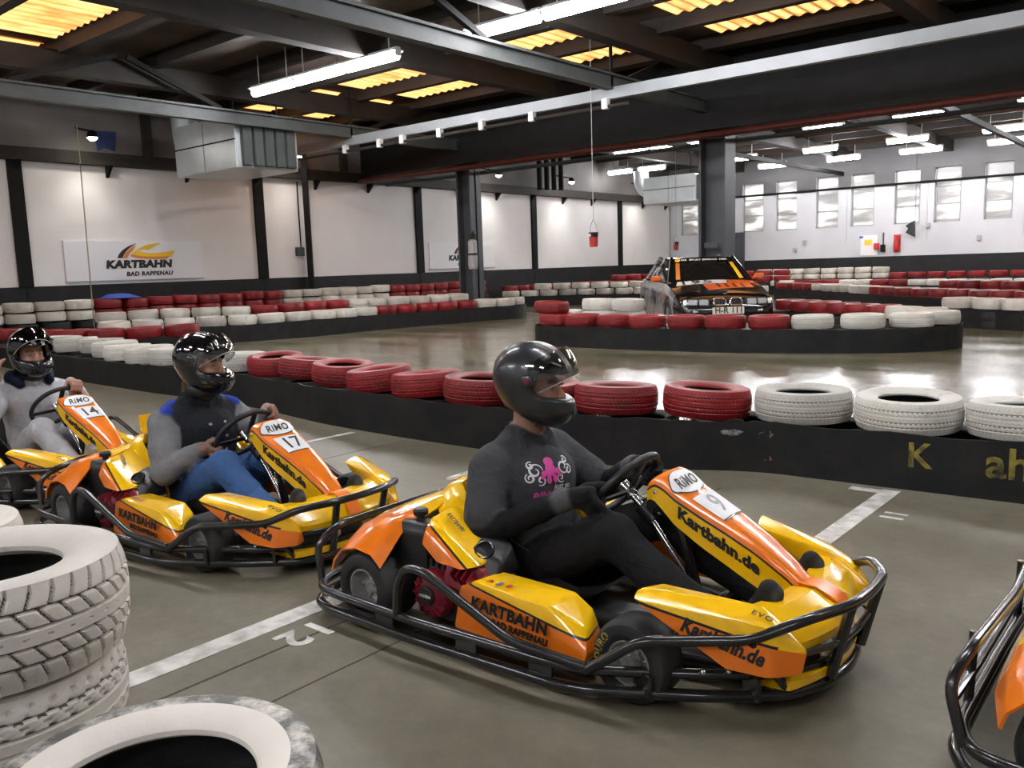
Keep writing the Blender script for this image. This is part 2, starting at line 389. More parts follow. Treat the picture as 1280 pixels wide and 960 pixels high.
MB().tube([(X0 + .5, Y1 - .06, 4.02), (X1, Y1 - .06, 4.02)], .045, 8).build('cable_pipe', M['steel_dark'], wb)
for x in (-17.0, -12.0, -9.0, -5.8): MB().tube([(x, Y1 - .02, 1.85), (x, Y1 - .02, 4.0)], .018, 6).build('conduit', M['wall_brick'], wb)

def window_glass():
    m, nt, b = new_mat('ribbed_window_glass'); N = nt.nodes; Lk = nt.links
    tc = N.new('ShaderNodeTexCoord'); mp = N.new('ShaderNodeMapping'); mp.inputs['Scale'].default_value = (.35, .3, 1.3)
    oi = N.new('ShaderNodeObjectInfo'); cb = N.new('ShaderNodeCombineXYZ'); ad = N.new('ShaderNodeVectorMath'); ad.operation = 'ADD'
    ml = N.new('ShaderNodeMath'); ml.operation = 'MULTIPLY'; ml.inputs[1].default_value = 50; Lk.new(oi.outputs['Random'], ml.inputs[0]); Lk.new(ml.outputs[0], cb.inputs['Z'])
    Lk.new(tc.outputs['Object'], ad.inputs[0]); Lk.new(cb.outputs[0], ad.inputs[1]); Lk.new(ad.outputs[0], mp.inputs['Vector'])
    n = N.new('ShaderNodeTexNoise'); n.inputs['Scale'].default_value = 1.7; n.inputs['Detail'].default_value = 3; Lk.new(mp.outputs[0], n.inputs['Vector'])
    r = N.new('ShaderNodeValToRGB'); e = r.color_ramp.elements; e[0].position = .40; e[0].color = (.07, .062, .055, 1); e[1].position = .60; e[1].color = (.95, .93, .9, 1)
    x = r.color_ramp.elements.new(.46); x.color = (.16, .145, .13, 1)
    Lk.new(n.outputs['Fac'], r.inputs['Fac']); Lk.new(r.outputs['Color'], b.inputs['Emission Color']); b.inputs['Emission Strength'].default_value = WINDOW_POWER
    b.inputs['Base Color'].default_value = (.25, .25, .25, 1); b.inputs['Roughness'].default_value = .25
    return m
M['window'] = window_glass()
M['win_frame'] = mat('grey_window_frame', (.3, .3, .3), .5)
for i, (a, b) in enumerate(WX):
    f = MB()
    for x in (a + .03, b - .03): f.span((x - .03, Y1 + .12, 2.5), (x + .03, Y1 + .2, 4.52))
    for z in (2.53, 3.17, 3.83, 4.49): f.span((a, Y1 + .12, z - .025), (b, Y1 + .2, z + .025))
    f = struct(f.build('window_%d' % (i + 1), M['win_frame']))
    for z in (2.53, 3.17, 3.83): MB().span((a + .06, Y1 + .15, z + .025), (b - .06, Y1 + .17, z + .635)).build('pane', M['window'], f)

# ---- the two walls behind the photographer
struct(MB().span((X1, Y0 - .3, 0), (X1 + .3, Y1, ZR)).build('wall_right', M['wall_brick']))
struct(MB().span((X0 - .3, Y0 - .3, 0), (X1, Y0, ZR)).build('wall_front', M['wall_brick']))

# ---- roof: sheets, purlins, rafters, amber skylights
ce = struct(MB().span((X0 - .3, Y0 - .3, ZR), (X1 + .3, Y1 + .35, ZR + .15)).build('ceiling', M['roof']))
pur = MB().span((X0, -.09, -.13), (X1, .09, .13)).mesh('purlin', M['steel_brown'])
y = 14.15 - 1.72 * 13
while y < Y1:
    if y > Y0: link('purlin', pur, ce, (0, y, ZR - .13))
    y += 1.72
raf = MB().span((-.14, Y0, -.2), (.14, 17.3, .2)).mesh('rafter', M['steel_brown'])
raf2 = MB().span((-.14, 17.7, -.2), (.14, Y1, .2)).mesh('rafter', M['steel_brown'])
for x in (-16.5, -11.9, -8.3, -4.1, 0., 4.2): link('rafter', raf, ce, (x, 0, ZR - .4)); link('rafter', raf2, ce, (x, 0, ZR - .4))

def skylight_mat():
    m, nt, b = new_mat('amber_corrugated_skylight'); N = nt.nodes; Lk = nt.links
    tc = N.new('ShaderNodeTexCoord'); n = N.new('ShaderNodeTexNoise'); n.inputs['Scale'].default_value = 2.2; n.inputs['Detail'].default_value = 6
    mp = N.new('ShaderNodeMapping'); mp.inputs['Scale'].default_value = (2.2, .6, 1); Lk.new(tc.outputs['Object'], mp.inputs['Vector']); Lk.new(mp.outputs[0], n.inputs['Vector'])
    r = N.new('ShaderNodeValToRGB'); e = r.color_ramp.elements; e[0].position = .33; e[0].color = (.60, .20, .05, 1); e[1].position = .62; e[1].color = (1, .50, .17, 1)
    Lk.new(n.outputs['Fac'], r.inputs['Fac']); Lk.new(r.outputs['Color'], b.inputs['Emission Color'])
    nm = N.new('ShaderNodeNewGeometry'); sx = N.new('ShaderNodeSeparateXYZ'); Lk.new(nm.outputs['Normal'], sx.inputs[0])
    b.inputs['Emission Strength'].default_value = SKYLIGHT_POWER
    wv = N.new('ShaderNodeTexWave'); wv.bands_direction = 'X'; wv.inputs['Scale'].default_value = 1.256; Lk.new(tc.outputs['Object'], wv.inputs['Vector'])  # shading of the corrugation put into the glow as bright and dark bands
    mr = N.new('ShaderNodeMapRange'); mr.inputs['To Min'].default_value = .12 * SKYLIGHT_POWER; mr.inputs['To Max'].default_value = 1.5 * SKYLIGHT_POWER
    Lk.new(wv.outputs['Fac'], mr.inputs['Value']); Lk.new(mr.outputs['Result'], b.inputs['Emission Strength'])
    b.inputs['Base Color'].default_value = (.5, .22, .06, 1); b.inputs['Roughness'].default_value = .5
    return m
M['skylight'] = skylight_mat()
def skylight(xa, xb, ya, yb, cut=False):
    n = int((xb - xa) / .045); top = []; bot = []
    for i in range(n + 1):
        x = xa + (xb - xa) * i / n; z = ZR - .03 - .022 * math.sin(2 * math.pi * x / .25)
        top.append((x, ya, z)); bot.append((x, yb, z))
    k = len(top); mb = MB()
    mb.add(top + bot + [(p[0], p[1], p[2] - .006) for p in top + bot],
           [(i, i + 1, k + i + 1, k + i) for i in range(k - 1)] + [(2 * k + i, 3 * k + i, 3 * k + i + 1, 2 * k + i + 1) for i in range(k - 1)] +
           [(i, 2 * k + i, 2 * k + i + 1, i + 1) for i in range(k - 1)] + [(k + i, k + i + 1, 3 * k + i + 1, 3 * k + i) for i in range(k - 1)])
    mb.build('skylight_sheet', M['skylight'], ce, smooth=60, fix=False)
for xa, xb in ((-19.7, -16.8), (-16.0, -12.3), (-11.4, -9.4), (-7.7, -4.3), (-3.8, -.4), (.4, 4.)):
    skylight(xa, xb, 12.72, 13.95); skylight(xa, xb, 14.38, 15.65)
for xa, xb in ((-18.6, -16.7), (-16.2, -13.3)):
    skylight(xa, xb, 5.83, 7.1)
    skylight(xa, xb, 4.1, 5.4)
for xa, xb in ((-16.2, -12.3), (-11.5, -8.6), (-7.9, -4.3), (-3.8, -.4)):
    skylight(xa, xb, 21.3, 22.5); skylight(xa, xb, 28.2, 29.4); skylight(xa, xb, 31.6, 32.8)

# ---- girder, columns and tie beams
gd = MB(); gd.span((X0, 17.2, 4.12), (X1, 17.8, ZR)).span((X0, 17.05, 4.08), (X1, 17.95, 4.16)); struct(gd.build('trim_girder', M['steel_dark']))
def column(x, y, w, d, name, label):
    c = MB(); c.span((x - w / 2, y - d / 2, 0), (x - w / 2 + .06, y + d / 2, 4.12)).span((x + w / 2 - .06, y - d / 2, 0), (x + w / 2, y + d / 2, 4.12)).span((x - w / 2, y - .03, 0), (x + w / 2, y + .03, 4.12))
    c.span((x - w / 2 - .08, y - d / 2 - .08, 0), (x + w / 2 + .08, y + d / 2 + .08, .03))
    o = struct(c.build(name, M['column'])); return o
column(-16.0, 17.5, .5, .45, 'trim_column_1', ''); c2 = column(-8.7, 17.5, .62, .5, 'trim_column_2', ''); column(-1.4, 17.5, .62, .5, 'trim_column_3', '')
MB().span((-8.85, 17.20, 1.62), (-8.55, 17.22, 1.72)).build('type_plate', M['steel_green'], c2)
def tie_beam(x, n):
    b = MB(); b.span((x - .09, Y0, 4.46), (x + .09, 17.2, 4.50)).span((x - .02, Y0, 4.5), (x + .02, 17.2, 4.70)).span((x - .09, Y0, 4.70), (x + .09, 17.2, 4.74))
    b = struct(b.build('trim_beam_%d' % n, M['steel_green']))
    for k, ys in enumerate((-6, -2, 2.2, 6.2, 10.2, 14.2)):
        MB().bar((x, ys, 4.74), (x, ys + (1.9 if k % 2 else -1.9), ZR - .2), .09, .09).build('brace', M['steel_dark'], b)
    return b
for i, x in enumerate((-16.1, -8.85, -1.6, 5.6)): tie_beam(x, i + 1)
fb = MB()
for x in (-12.2, -5.2): fb.bar((x, 18, 4.6), (x, Y1, 4.6), .12, .14)
struct(fb.build('trim_far_ties', M['steel_dark']))

# ---- cable tray with conduit and clips, pipes under the girder
tr = MB(); tr.span((-18.4, 13.55, 4.30), (X1, 13.68, 4.50)); tr = tag(tr.build('cable_tray', M['tray']), 'long pale grey cable tray running under the roof', 'cable tray')
MB().tube([(-18.4, 13.5, 4.16), (-8.4, 13.5, 4.16)], .035, 8).build('conduit', M['steel_brown'], tr, smooth=40)
for x in (-16.2, -15.0, -14.25, -13.1, -11.9, -10.6, -8.9): MB().span((x - .06, 13.44, 4.12), (x + .06, 13.56, 4.30)).build('clip', M['lamp_white'], tr, bevel=.008)
for x in (-16.1, -8.85, -1.6): MB().span((x - .02, 13.58, 4.5), (x + .02, 13.64, ZR)).build('hanger', M['steel_dark'], tr)
tag(MB().tube([(-19.8, 16.95, 3.95), (X1, 16.95, 3.95)], .07, 10).build('fire_pipe', M['pipe_red'], None, smooth=40), 'red-brown pipe along the dark girder above the columns', 'pipe')
tag(MB().tube([(X0 + .3, 17.9, 3.9), (X1, 17.9, 3.9)], .05, 8).build('grey_pipe', M['steel_green'], None, smooth=40), 'grey pipe on the far side of the girder', 'pipe')

# ---- fluorescent lamps
ROWN = {}
def lamp(xa, xb, y, z, label, group):
    L = xb - xa; key = round(L, 2)
    if key not in ROWN:
        h = MB().span((-L / 2, -.12, .024), (L / 2, .12, .05)).span((-L / 2, -.05, .05), (L / 2, .05, .09)).span((-L / 2, -.06, -.06), (-L / 2 + .04, .06, .02)).span((L / 2 - .04, -.06, -.06), (L / 2, .06, .02)).mesh('housing', M['lamp_white'])
        t = MB().tube([(-L / 2 + .04, 0, -.05), (L / 2 - .04, 0, -.05)], .07, 12).mesh('tube', M['tube'], smooth=40)
        r = MB().tube([(0, 0, .06), (0, 0, ZR - z)], .012, 6).mesh('drop_rod', M['lamp_white'])
        ROWN[key] = (h, t, r)
    e = empty('fluorescent_lamp', ((xa + xb) / 2, y, z)); tag(e, label, 'lamp', group)
    h, t, r = ROWN[key]; link('housing', h, e); link('tube', t, e); link('drop_rod', r, e, (-L / 3, 0, 0)); link('drop_rod', r, e, (L / 3, 0, 0))
def lamp_row(spans, y, z, desc, group):
    for i, (a, b) in enumerate(spans): lamp(a, b, y, z, '%s lit white tube lamp from the left in the %s' % (ordinal(i), desc), group)
lamp_row([(-15.32, -13.95), (-13.9, -12.48), (-12.43, -11.05), (-9.46, -8.0), (-7.95, -6.5), (-6.45, -5.0), (-2.2, -.75), (-.7, .75), (.8, 2.25)], 10.47, 5.0, 'nearest row under the roof', 'tube lamps of the nearest row')
lamp_row([(-16.19, -14.85), (-14.8, -13.4), (-13.35, -12.2), (-9.76, -8.6), (-7.3, -5.92), (-4.35, -2.95), (-1.4, 0.), (1.6, 3.)], 25.05, 5.0, 'first row beyond the girder', 'tube lamps beyond the girder')
lamp_row([(-19.6, -18.5), (-18.2, -17.0), (-14.4, -13.3), (-11.62, -10.43), (-8.87, -7.6), (-6.09, -4.8), (-3.3, -2.), (-.6, .7)], 29.85, 5.0, 'second row beyond the girder', 'tube lamps beyond the girder')
lamp_row([(-14.76, -13.6), (-12.04, -10.8), (-9.44, -8.0), (-6.62, -5.3), (-3.9, -2.6)], 33.3, 5.0, 'row closest to the windows', 'tube lamps by the windows')
for yy, nm in ((3.3, 'row above the kart lane'), (-3.8, 'row behind the lane')):
    lamp_row([(-16.4, -15.), (-12., -10.6), (-7.9, -6.5), (-6.45, -5.05), (-2.6, -1.2), (-1.15, .25), (2.4, 3.8)], yy, 5.0, nm, 'tube lamps above the lane')

# ================================================================== TYRES AND BARRIERS
def tyre_mesh(name, R, r, W, n, m, mats, groove=0.0, seed=0, scuff=False, blocks=44, gm=0):
    """Hollow tyre lying flat (axis Z, from z=0 to W): tread with grooves, bulged sidewalls, bead and inner liner."""
    h = W / 2; rnd = random.Random(seed); prof = []
    # outside tread, bottom to top
    for i in range(m + 1):
        t = -1 + 2 * i / m; prof.append((R - .012 * R / .31 * abs(t) ** 3, t * h * .80, 1, t))
    # top shoulder, sidewall and bead
    kb = (1 - r / R) / (1 - .635)
    def rs(q): return R * (1 - (1 - q) * kb)
    for i, q in enumerate(((.955, .94), (.90, 1.0), (.82, 1.0), (.74, .93), (.67, .84), (.64, .76), (.635, .66))): prof.append((rs(q[0]), h * q[1], 3 if i < 2 else 0, 1))
    # inner liner
    for q in ((.68, .55), (.80, .62), (.90, .5), (.93, 0), (.90, -.5), (.80, -.62), (.68, -.55)): prof.append((rs(q[0]) if q[0] < .7 else R * q[0], h * q[1], 2, 0))
    for q in ((.635, -.66), (.64, -.76), (.67, -.84), (.74, -.93), (.82, -1.0), (.90, -1.0), (.955, -.94)): prof.append((rs(q[0]), h * q[1], 0, -1))
    vs = []; dep = []; k = len(prof)
    for a in range(n):
        th = 2 * math.pi * a / n
        for (pr, pz, tp, t) in prof:
            rr = pr
            if tp == 1 and groove:
                g = 0.0
                for gc in (-.62, -.22, .2, .62):
                    g = max(g, 1 - abs(t - gc) / .05)
                ph = th * blocks / (2 * math.pi) + (t * 1.5 if abs(t) < .62 else -abs(t) * .9) + (.5 if t > 0 else 0)
                if not (-.22 < t < .2) or abs(t) < .02:
                    fr = ph - math.floor(ph); g = max(g, 1 - abs(fr - .5) / .11)
                rr -= groove * max(0., min(1., g * 1.6))
            vs.append((rr * math.cos(th), rr * math.sin(th), pz + h)); dep.append(rr < pr - groove * .75 if groove else False)
    fs = []; ms = []
    for a in range(n):
        b = (a + 1) % n
        for i in range(k):
            j = (i + 1) % k
            fs.append((a * k + i, b * k + i, b * k + j, a * k + j))
            tp = prof[i][2] if prof[i][2] == prof[j][2] else 0
            mi = 1 if tp == 2 else 0
            if scuff and mi == 0 and (prof[i][2] in (1, 3)): mi = 2
            if gm and sum(dep[q] for q in fs[-1]) >= 3: mi = gm
            ms.append(mi)
    me = bpy.data.meshes.new(name); me.from_pydata(vs, [], fs)
    for q in mats: me.materials.append(q)
    me.polygons.foreach_set('material_index', ms); me.polygons.foreach_set('use_smooth', [True] * len(fs))
    me.set_sharp_from_angle(angle=R_(40)); me.update(); return me

TR, TW = .31, .195
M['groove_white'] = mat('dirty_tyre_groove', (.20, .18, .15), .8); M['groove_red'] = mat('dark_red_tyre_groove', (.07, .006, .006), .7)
T_NEAR = {c: tyre_mesh('tyre_near_' + c, TR, .172, TW, 288, 26, [M['tyre_' + c], M['tyre_black'], M['groove_' + c]], .006, blocks=72, gm=2) for c in ('red', 'white')}
T_FAR = {c: tyre_mesh('tyre_far_' + c, TR, .197, TW, 26, 4, [M['tyre_' + c], M['tyre_black']]) for c in ('red', 'white')}
T_LOW = tyre_mesh('tyre_low', TR * .95, .187, .15, 16, 2, [M['tyre_black'], M['tyre_black']])

def poly_len(P): return [0] + list(np.cumsum([math.dist(P[i], P[i + 1]) for i in range(len(P) - 1)]))
def poly_at(P, s):
    L = poly_len(P); s = max(0, min(s, L[-1] - 1e-6))
    for i in range(len(P) - 1):
        if s <= L[i + 1]:
            t = (s - L[i]) / (L[i + 1] - L[i]); a, b = Vector(P[i]), Vector(P[i + 1]); d = (b - a).normalized()
            return a + (b - a) * t, d
def offset_poly(P, off, closed=False):
    out = []; n = len(P)
    for i in range(n):
        a = Vector(P[i - 1] if (i or closed) else P[i]); b = Vector(P[(i + 1) % n] if (i < n - 1 or closed) else P[i])
        d = (b - a).normalized(); out.append(Vector(P[i]) + Vector((-d.y, d.x)) * off)
    return out

def belt(P, h, label, thick=.018, closed=False, wave=.012, bolts=True):
    """A black rubber belt standing on edge along the plan polyline P, with rows of bolts."""
    Q = [p.to_2d() for p in fillet([(x, y, 0) for x, y in P], .35, 4, closed)]
    A = offset_poly([tuple(q) for q in Q], 0, closed); B = offset_poly([tuple(q) for q in Q], thick, closed); mb = MB(); rings = []
    rnd = random.Random(len(P) + int(h * 100)); top = [h + rnd.uniform(-wave, wave) for _ in A]
    for a, b, t in zip(A, B, top): rings.append([(a.x, a.y, 0), (a.x, a.y, t), (b.x, b.y, t), (b.x, b.y, 0)])
    if closed: rings.append(rings[0])
    mb.loft(rings, caps=not closed)
    o = tag(mb.build('barrier_belt', M['belt'], None, smooth=35), label, 'barrier')
    return o

def support(P, off, n0, closed=False, levels=2):
    """Hidden lower layers of tyres behind a belt that carry the painted ones."""
    Q = [tuple(q) for q in offset_poly(P, off, closed)]
    if closed: Q.append(Q[0])
    return Q

tyre_rows = []
def tyre_row(P, s0, s1, step, z, cols, desc, near=False, jitter=.03, tilt=2.0, scale=1.0, zj=.0, drop=None):
    """Painted tyres laid flat side by side along P from arc length s0 to s1; cols: list of (until fraction, colour)."""
    rnd = random.Random(int(abs(s0 * 13 + z * 100 + len(desc))))
    n = max(1, int(round((s1 - s0) / step))); cnt = {}
    for i in range(n + 1):
        f = i / max(1, n); s = s0 + (s1 - s0) * f; p, d = poly_at(P, s)
        c = next(cc for u, cc in cols if f <= u + 1e-6)
        if c is None: continue
        me = (T_NEAR if near else T_FAR)[c]
        o = link('tyre', me); nrm = Vector((-d.y, d.x)); q = p + nrm * rnd.uniform(-jitter, jitter)
        o.location = (q.x, q.y, z + rnd.uniform(0, zj)); o.rotation_euler = (R_(rnd.uniform(-tilt, tilt)), R_(rnd.uniform(-tilt, tilt)), rnd.uniform(0, 6.28))
        k = scale * rnd.uniform(.945, .975); o.scale = (k, k, rnd.uniform(.96, 1.0))
        cnt[c] = cnt.get(c, -1) + 1
        tag(o, '%s %s tyre from the left %s' % (ordinal(cnt[c]), c, desc), 'tyre', 'painted tyres ' + desc)

SUP = []
def lower(P, s0, s1, step, levels=2, z0=0.0):
    n = int((s1 - s0) / step)
    for i in range(n + 1):
        p, d = poly_at(P, s0 + (s1 - s0) * i / max(n, 1))
        for k in range(levels): SUP.append((p.x, p.y, z0 + k * (.15 if levels == 2 else .165)))
def flush_lower(label):
    mb = MB(); vs = [tuple(v.co) for v in T_LOW.vertices]; fs = [tuple(p.vertices) for p in T_LOW.polygons]
    for x, y, z in SUP: mb.add([(a + x, b + y, c + z) for a, b, c in vs], fs)
    SUP.clear(); o = mb.build('hidden_tyre_layers', M['tyre_black'], None, smooth=40, fix=False); tag(o, label, 'tyres', kind='stuff')

# ---- near barrier beside the kart lane
belt(BELT1, .33, 'long black rubber belt of the barrier right behind the karts')
C1 = [tuple(p) for p in offset_poly(BELT1, .34)]
L1 = poly_len(C1)[-1]
def s_at_x(P, x):
    L = poly_len(P)
    for i in range(len(P) - 1):
        if P[i][0] <= x <= P[i + 1][0]: return L[i] + (x - P[i][0]) / (P[i + 1][0] - P[i][0]) * (L[i + 1] - L[i])
lower(C1, .3, s_at_x(C1, 4), .64)
flush_lower('dark bare tyres stacked low behind the nearest belt')
rnd = random.Random(3)
def near_tyre(x, c, label, dy=0., z=.33, tilt=(0, 0), k=1.0, wk=1.0):
    p, d = poly_at(C1, s_at_x(C1, x)); o = link('tyre', T_NEAR[c]); o.location = (p.x, p.y + dy, z)
    o.rotation_euler = (R_(tilt[0]), R_(tilt[1]), rnd.uniform(0, 6.28)); o.scale = (k, k, wk)
    tag(o, label, 'tyre', 'painted tyres on the nearest barrier')
for i, (x, dy, tx, ty) in enumerate([(-7.75, .04, 3, -3), (-7.1, .05, 4, -4), (-6.42, .06, 3, -3), (-5.74, .0, 0, 5), (-5.11, -.02, 3, 2), (-4.50, -.03, 0, 3), (-3.90, -.03, 0, 3), (-3.30, .02, -2, -3), (-2.70, .02, 3, 2)]):
    near_tyre(x, 'red', '%s red tyre from the left on the barrier right behind the karts' % ordinal(i), max(dy, -.03), .312, (tx, ty), .955)
for i, (x, dy, tx, ty) in enumerate([(-2.08, -.05, 0, 0), (-1.45, -.04, 2, 1), (-.83, -.04, 2, 1), (-.2, -.05, 0, 0), (.45, -.05, 0, 0)]):
    near_tyre(x, 'white', ['white tyre next to the last red one on the near barrier', 'dirty white tyre in the middle of the three near the right edge', 'worn white tyre above the faded yellow letters on the belt',
              'white tyre of the near barrier beyond the right edge', 'farthest right white tyre of the near barrier'][i], max(dy, -.03), .318, (tx, ty), .98)
for i, (x, dy, z) in enumerate([(-13.6, .1, .33), (-12.95, .1, .33), (-12.3, .2, .33), (-11.65, .1, .32), (-11.0, -.02, .31), (-10.36, -.03, .31), (-9.72, -.03, .32), (-9.05, -.03, .31), (-8.4, -.02, .31)]):
    near_tyre(x, 'white', '%s white tyre from the left on the barrier behind the two rear drivers' % ordinal(i), dy, z, (rnd.uniform(-2, 3), rnd.uniform(-2, 2)), .97)
# red row just behind it at the left edge
P = [(-17.2, 6.1), (-15.6, 6.25), (-14.6, 6.9), (-14.2, 7.9)]
belt([(-17.2, 5.8), (-15.45, 5.95), (-14.35, 6.7), (-13.95, 7.6)], .33, 'short black belt behind the left end of the nearest barrier')
lower(P, .2, poly_len(P)[-1], .64); tyre_row(P, .2, poly_len(P)[-1], .6, .33, [(1, 'red')], 'on the short barrier at the left edge')

# ---- track edge along the left wall
BELT3 = [(-16.5, 7.6), (-16.0, 8.9), (-15.4, 9.9), (-15.0, 11.4), (-15.0, 13.8), (-14.6, 16.0), (-14.25, 17.5), (-14.6, 18.1)]
belt(BELT3, .35, 'long black belt along the left side of the track')
A3 = [tuple(p) for p in offset_poly(BELT3, .34)]; n3 = poly_len(A3)[-1]
lower(A3, .2, n3 - .2, .64); tyre_row(A3, .2, n3 - .2, .62, .345, [(.53, 'white'), (.86, 'red'), (1, 'white')], 'in the front row left of the track')
B3 = [tuple(p) for p in offset_poly(BELT3, .98)]; n3 = poly_len(B3)[-1]
lower(B3, .2, n3 - 1.4, .64, 3); tyre_row(B3, .2, n3 - 1.4, .62, .50, [(.3, 'white'), (.62, 'red'), (1, 'white')], 'in the raised second row left of the track', zj=.02)
W3 = [(-19.4, 4.5), (-19.4, 21.6)]
lower(W3, 0, 17.1, .66, 3)
tyre_row(W3, .2, 17.0, .63, .50, [(.245, 'white'), (.52, 'red'), (.76, 'white'), (1, 'red')], 'in the lower layer along the left wall', zj=.02)
tyre_row(W3, .2, 17.0, .63, .715, [(.245, 'white'), (.52, 'red'), (.76, 'white'), (1, 'red')], 'in the upper layer along the left wall', zj=.03)
flush_lower('dark bare tyres stacked low under the rows along the left wall')

# ---- island with the racing car
BELT2 = [(-9.35, 13.3), (-9.55, 12.3), (-9.3, 11.65), (-8.5, 11.42), (-7.0, 11.42), (-5.7, 11.56), (-4.6, 11.87), (-3.66, 12.26), (-3.1, 12.75), (-2.85, 13.4), (-3.05, 14.1), (-3.7, 14.7), (-5.0, 15.8), (-6.6, 17.0)]
belt(BELT2, .335, 'black belt around the island in front of the parked racing car')
A2 = [tuple(p) for p in offset_poly(BELT2, .34)]; n2 = poly_len(A2)[-1]; L2 = poly_len(A2)
lower(A2, .2, n2, .64); flush_lower('dark bare tyres stacked low around the island of the racing car')
e2 = s_at_x(A2[2:9], -5.15) + L2[2]
rnd2 = random.Random(11)
tyre_row(A2, L2[2] + .2, e2 - .02, .60, .335, [(1, 'red')], 'on the near edge of the car island', near=True, tilt=1)
tyre_row(A2, e2 + .585, L2[9] + .1, .605, .335, [(1, 'white')], 'on the right end of the car island', near=True, tilt=1)
tyre_row(A2, L2[9] + .72, n2 - .1, .61, .335, [(.28, 'white'), (1, 'red')], 'on the back edge of the car island')
o = link('tyre', T_NEAR['red']); o.location = (-9.1, 11.98, .53); o.rotation_euler = (R_(3), R_(2), 1); tag(o, 'red tyre stacked on top at the left corner of the island', 'tyre', 'painted tyres around the island')
P = [(-9.35, 12.75), (-8.6, 12.75), (-7.95, 12.75)]
lower(P, .1, 1.3, .62); flush_lower('dark bare tyres stacked low beside the racing car')
tyre_row(P, .05, 1.35, .63, .335, [(1, 'white')], 'stacked beside the racing car, lower layer'); tyre_row(P, .7, 1.35, .63, .545, [(1, 'white')], 'stacked beside the racing car, top layer')

# ---- far barriers
BELT4 = [(-18.6, 22.0), (-17.2, 23.4), (-15.3, 24.2), (-13.0, 24.6), (-10.5, 24.6)]
belt(BELT4, .34, 'black belt of the far barrier behind the racing car')
A4 = [tuple(p) for p in offset_poly(BELT4, .34)]; lower(A4, .2, 8.6, .64)
tyre_row(A4, .2, 8.6, .63, .34, [(1, 'white')], 'in the lower layer of the barrier behind the car')
tyre_row(A4, 1.3, 5.2, .63, .552, [(1, 'white')], 'in the top layer of the barrier behind the car')
P = [(-19.2, 22.8), (-18.9, 26.5), (-17.0, 30.0), (-12.5, 31.2)]
lower(P, .1, 12, .66, 3); tyre_row(P, .1, 12, .64, .5, [(1, 'red')], 'in the lower layer at the far left wall'); tyre_row(P, 5.5, 12, .64, .715, [(1, 'red')], 'in the upper layer at the far left wall')
BELT5 = [(-11.5, 27.2), (-10.2, 26.0), (-8.4, 24.2), (-6.6, 22.0), (-4.9, 20.6), (-2.9, 19.0), (-.5, 18.4)]
belt(BELT5, .36, 'black belt of the barrier running off to the right edge')
A5 = [tuple(p) for p in offset_poly(BELT5, .34)]; n5 = poly_len(A5)[-1]; lower(A5, .1, n5, .66)
tyre_row(A5, .1, n5 - .2, .63, .36, [(.14, 'red'), (.42, 'white'), (1, 'red')], 'on the barrier running off to the right edge')
o5 = [(-5.2, 22.6), (-3.4, 21.4), (-1.4, 20.4)]
lower(o5, .1, 4.4, .64, 3); tyre_row(o5, .1, 4.4, .62, .5, [(1, 'red')], 'on the raised red pile near the right edge'); 
P = [(-3.9, 17.45), (-2.9, 16.9), (-2.3, 16.6)]
belt([(-3.8, 17.1), (-2.75, 16.55), (-2.1, 16.2)], .34, 'short black belt cut off by the right edge'); lower(P, .1, 1.7, .64)
tyre_row(P, .1, 1.36, .62, .34, [(1, 'white')], 'on the short barrier cut off by the right edge')
BELT6 = [(-14.6, 31.2), (-11.5, 30.4), (-9.0, 29.6), (-6.0, 29.0), (-2.0, 28.6)]
belt(BELT6, .34, 'farthest black belt below the windows')
A6 = [tuple(p) for p in offset_poly(BELT6, .34)]; n6 = poly_len(A6)[-1]; lower(A6, .1, n6 - .2, .66)
tyre_row(A6, .1, n6 - .2, .64, .34, [(.15, 'white'), (.3, 'red'), (.42, 'white'), (.5, 'red'), (1, 'white')], 'on the farthest barrier below the windows')
P = [(-14.6, 33.4), (-9.5, 33.4), (-4.0, 33.2)]
lower(P, .1, 10, .66, 3); tyre_row(P, .1, 4.6, .64, .5, [(1, 'white')], 'in the lower layer against the window wall'); tyre_row(P, .1, 4.6, .64, .715, [(1, 'white')], 'in the upper layer against the window wall')
tyre_row(P, 5.2, 9.8, .64, .5, [(1, 'red')], 'stacked against the window wall beside the white ones')
flush_lower('dark bare tyres stacked low in the far barriers')

# ---- foreground stacks at the lower left
def stack_tyre(c, z, R, W, mats, label, blocks, seed, scuff=False, tilt=(0, 0), n=300, m=44, rz=0., groove=.009, rin=.55):
    me = tyre_mesh('tyre_front', R, rin * R, W, n, m, mats, groove, seed, scuff, blocks, gm=len(mats) - 1)
    o = link('tyre', me); o.location = (c[0], c[1], z); o.rotation_euler = (R_(tilt[0]), R_(tilt[1]), rz); tag(o, label, 'tyre', 'white tyre stacks in the foreground'); return o

M['tyre_shoulder'] = paint_tyre_mat('white_paint_scraped_to_rubber', (0.62, 0.58, 0.52), (0.02, 0.02, 0.02), 1.95, 0.5)
A_ = (-2.30, .70); B_ = (-1.515, .70)
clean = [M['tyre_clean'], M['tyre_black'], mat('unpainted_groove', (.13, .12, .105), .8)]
stack_tyre((A_[0] - .02, A_[1] - .01), 0.0, .315, .22, clean, 'lower white tyre of the big foreground stack at the left edge', 40, 1, n=200, m=30, rz=.4)
stack_tyre((A_[0] - .012, A_[1] - .008), .22, .318, .22, clean, 'middle white tyre of the big foreground stack at the left edge', 40, 1, n=200, m=30, rz=1.4)
stack_tyre((A_[0] - .01, A_[1]), .44, .33, .25, clean, 'large white treaded tyre on top of the left foreground stack', 40, 2, rz=2.2, tilt=(0, 1.5), rin=.55, n=560, m=72, groove=.011)
stack_tyre(B_, 0.0, .32, .21, clean, 'white tyre under the scuffed one at the bottom left', 42, 3, n=160, m=26)
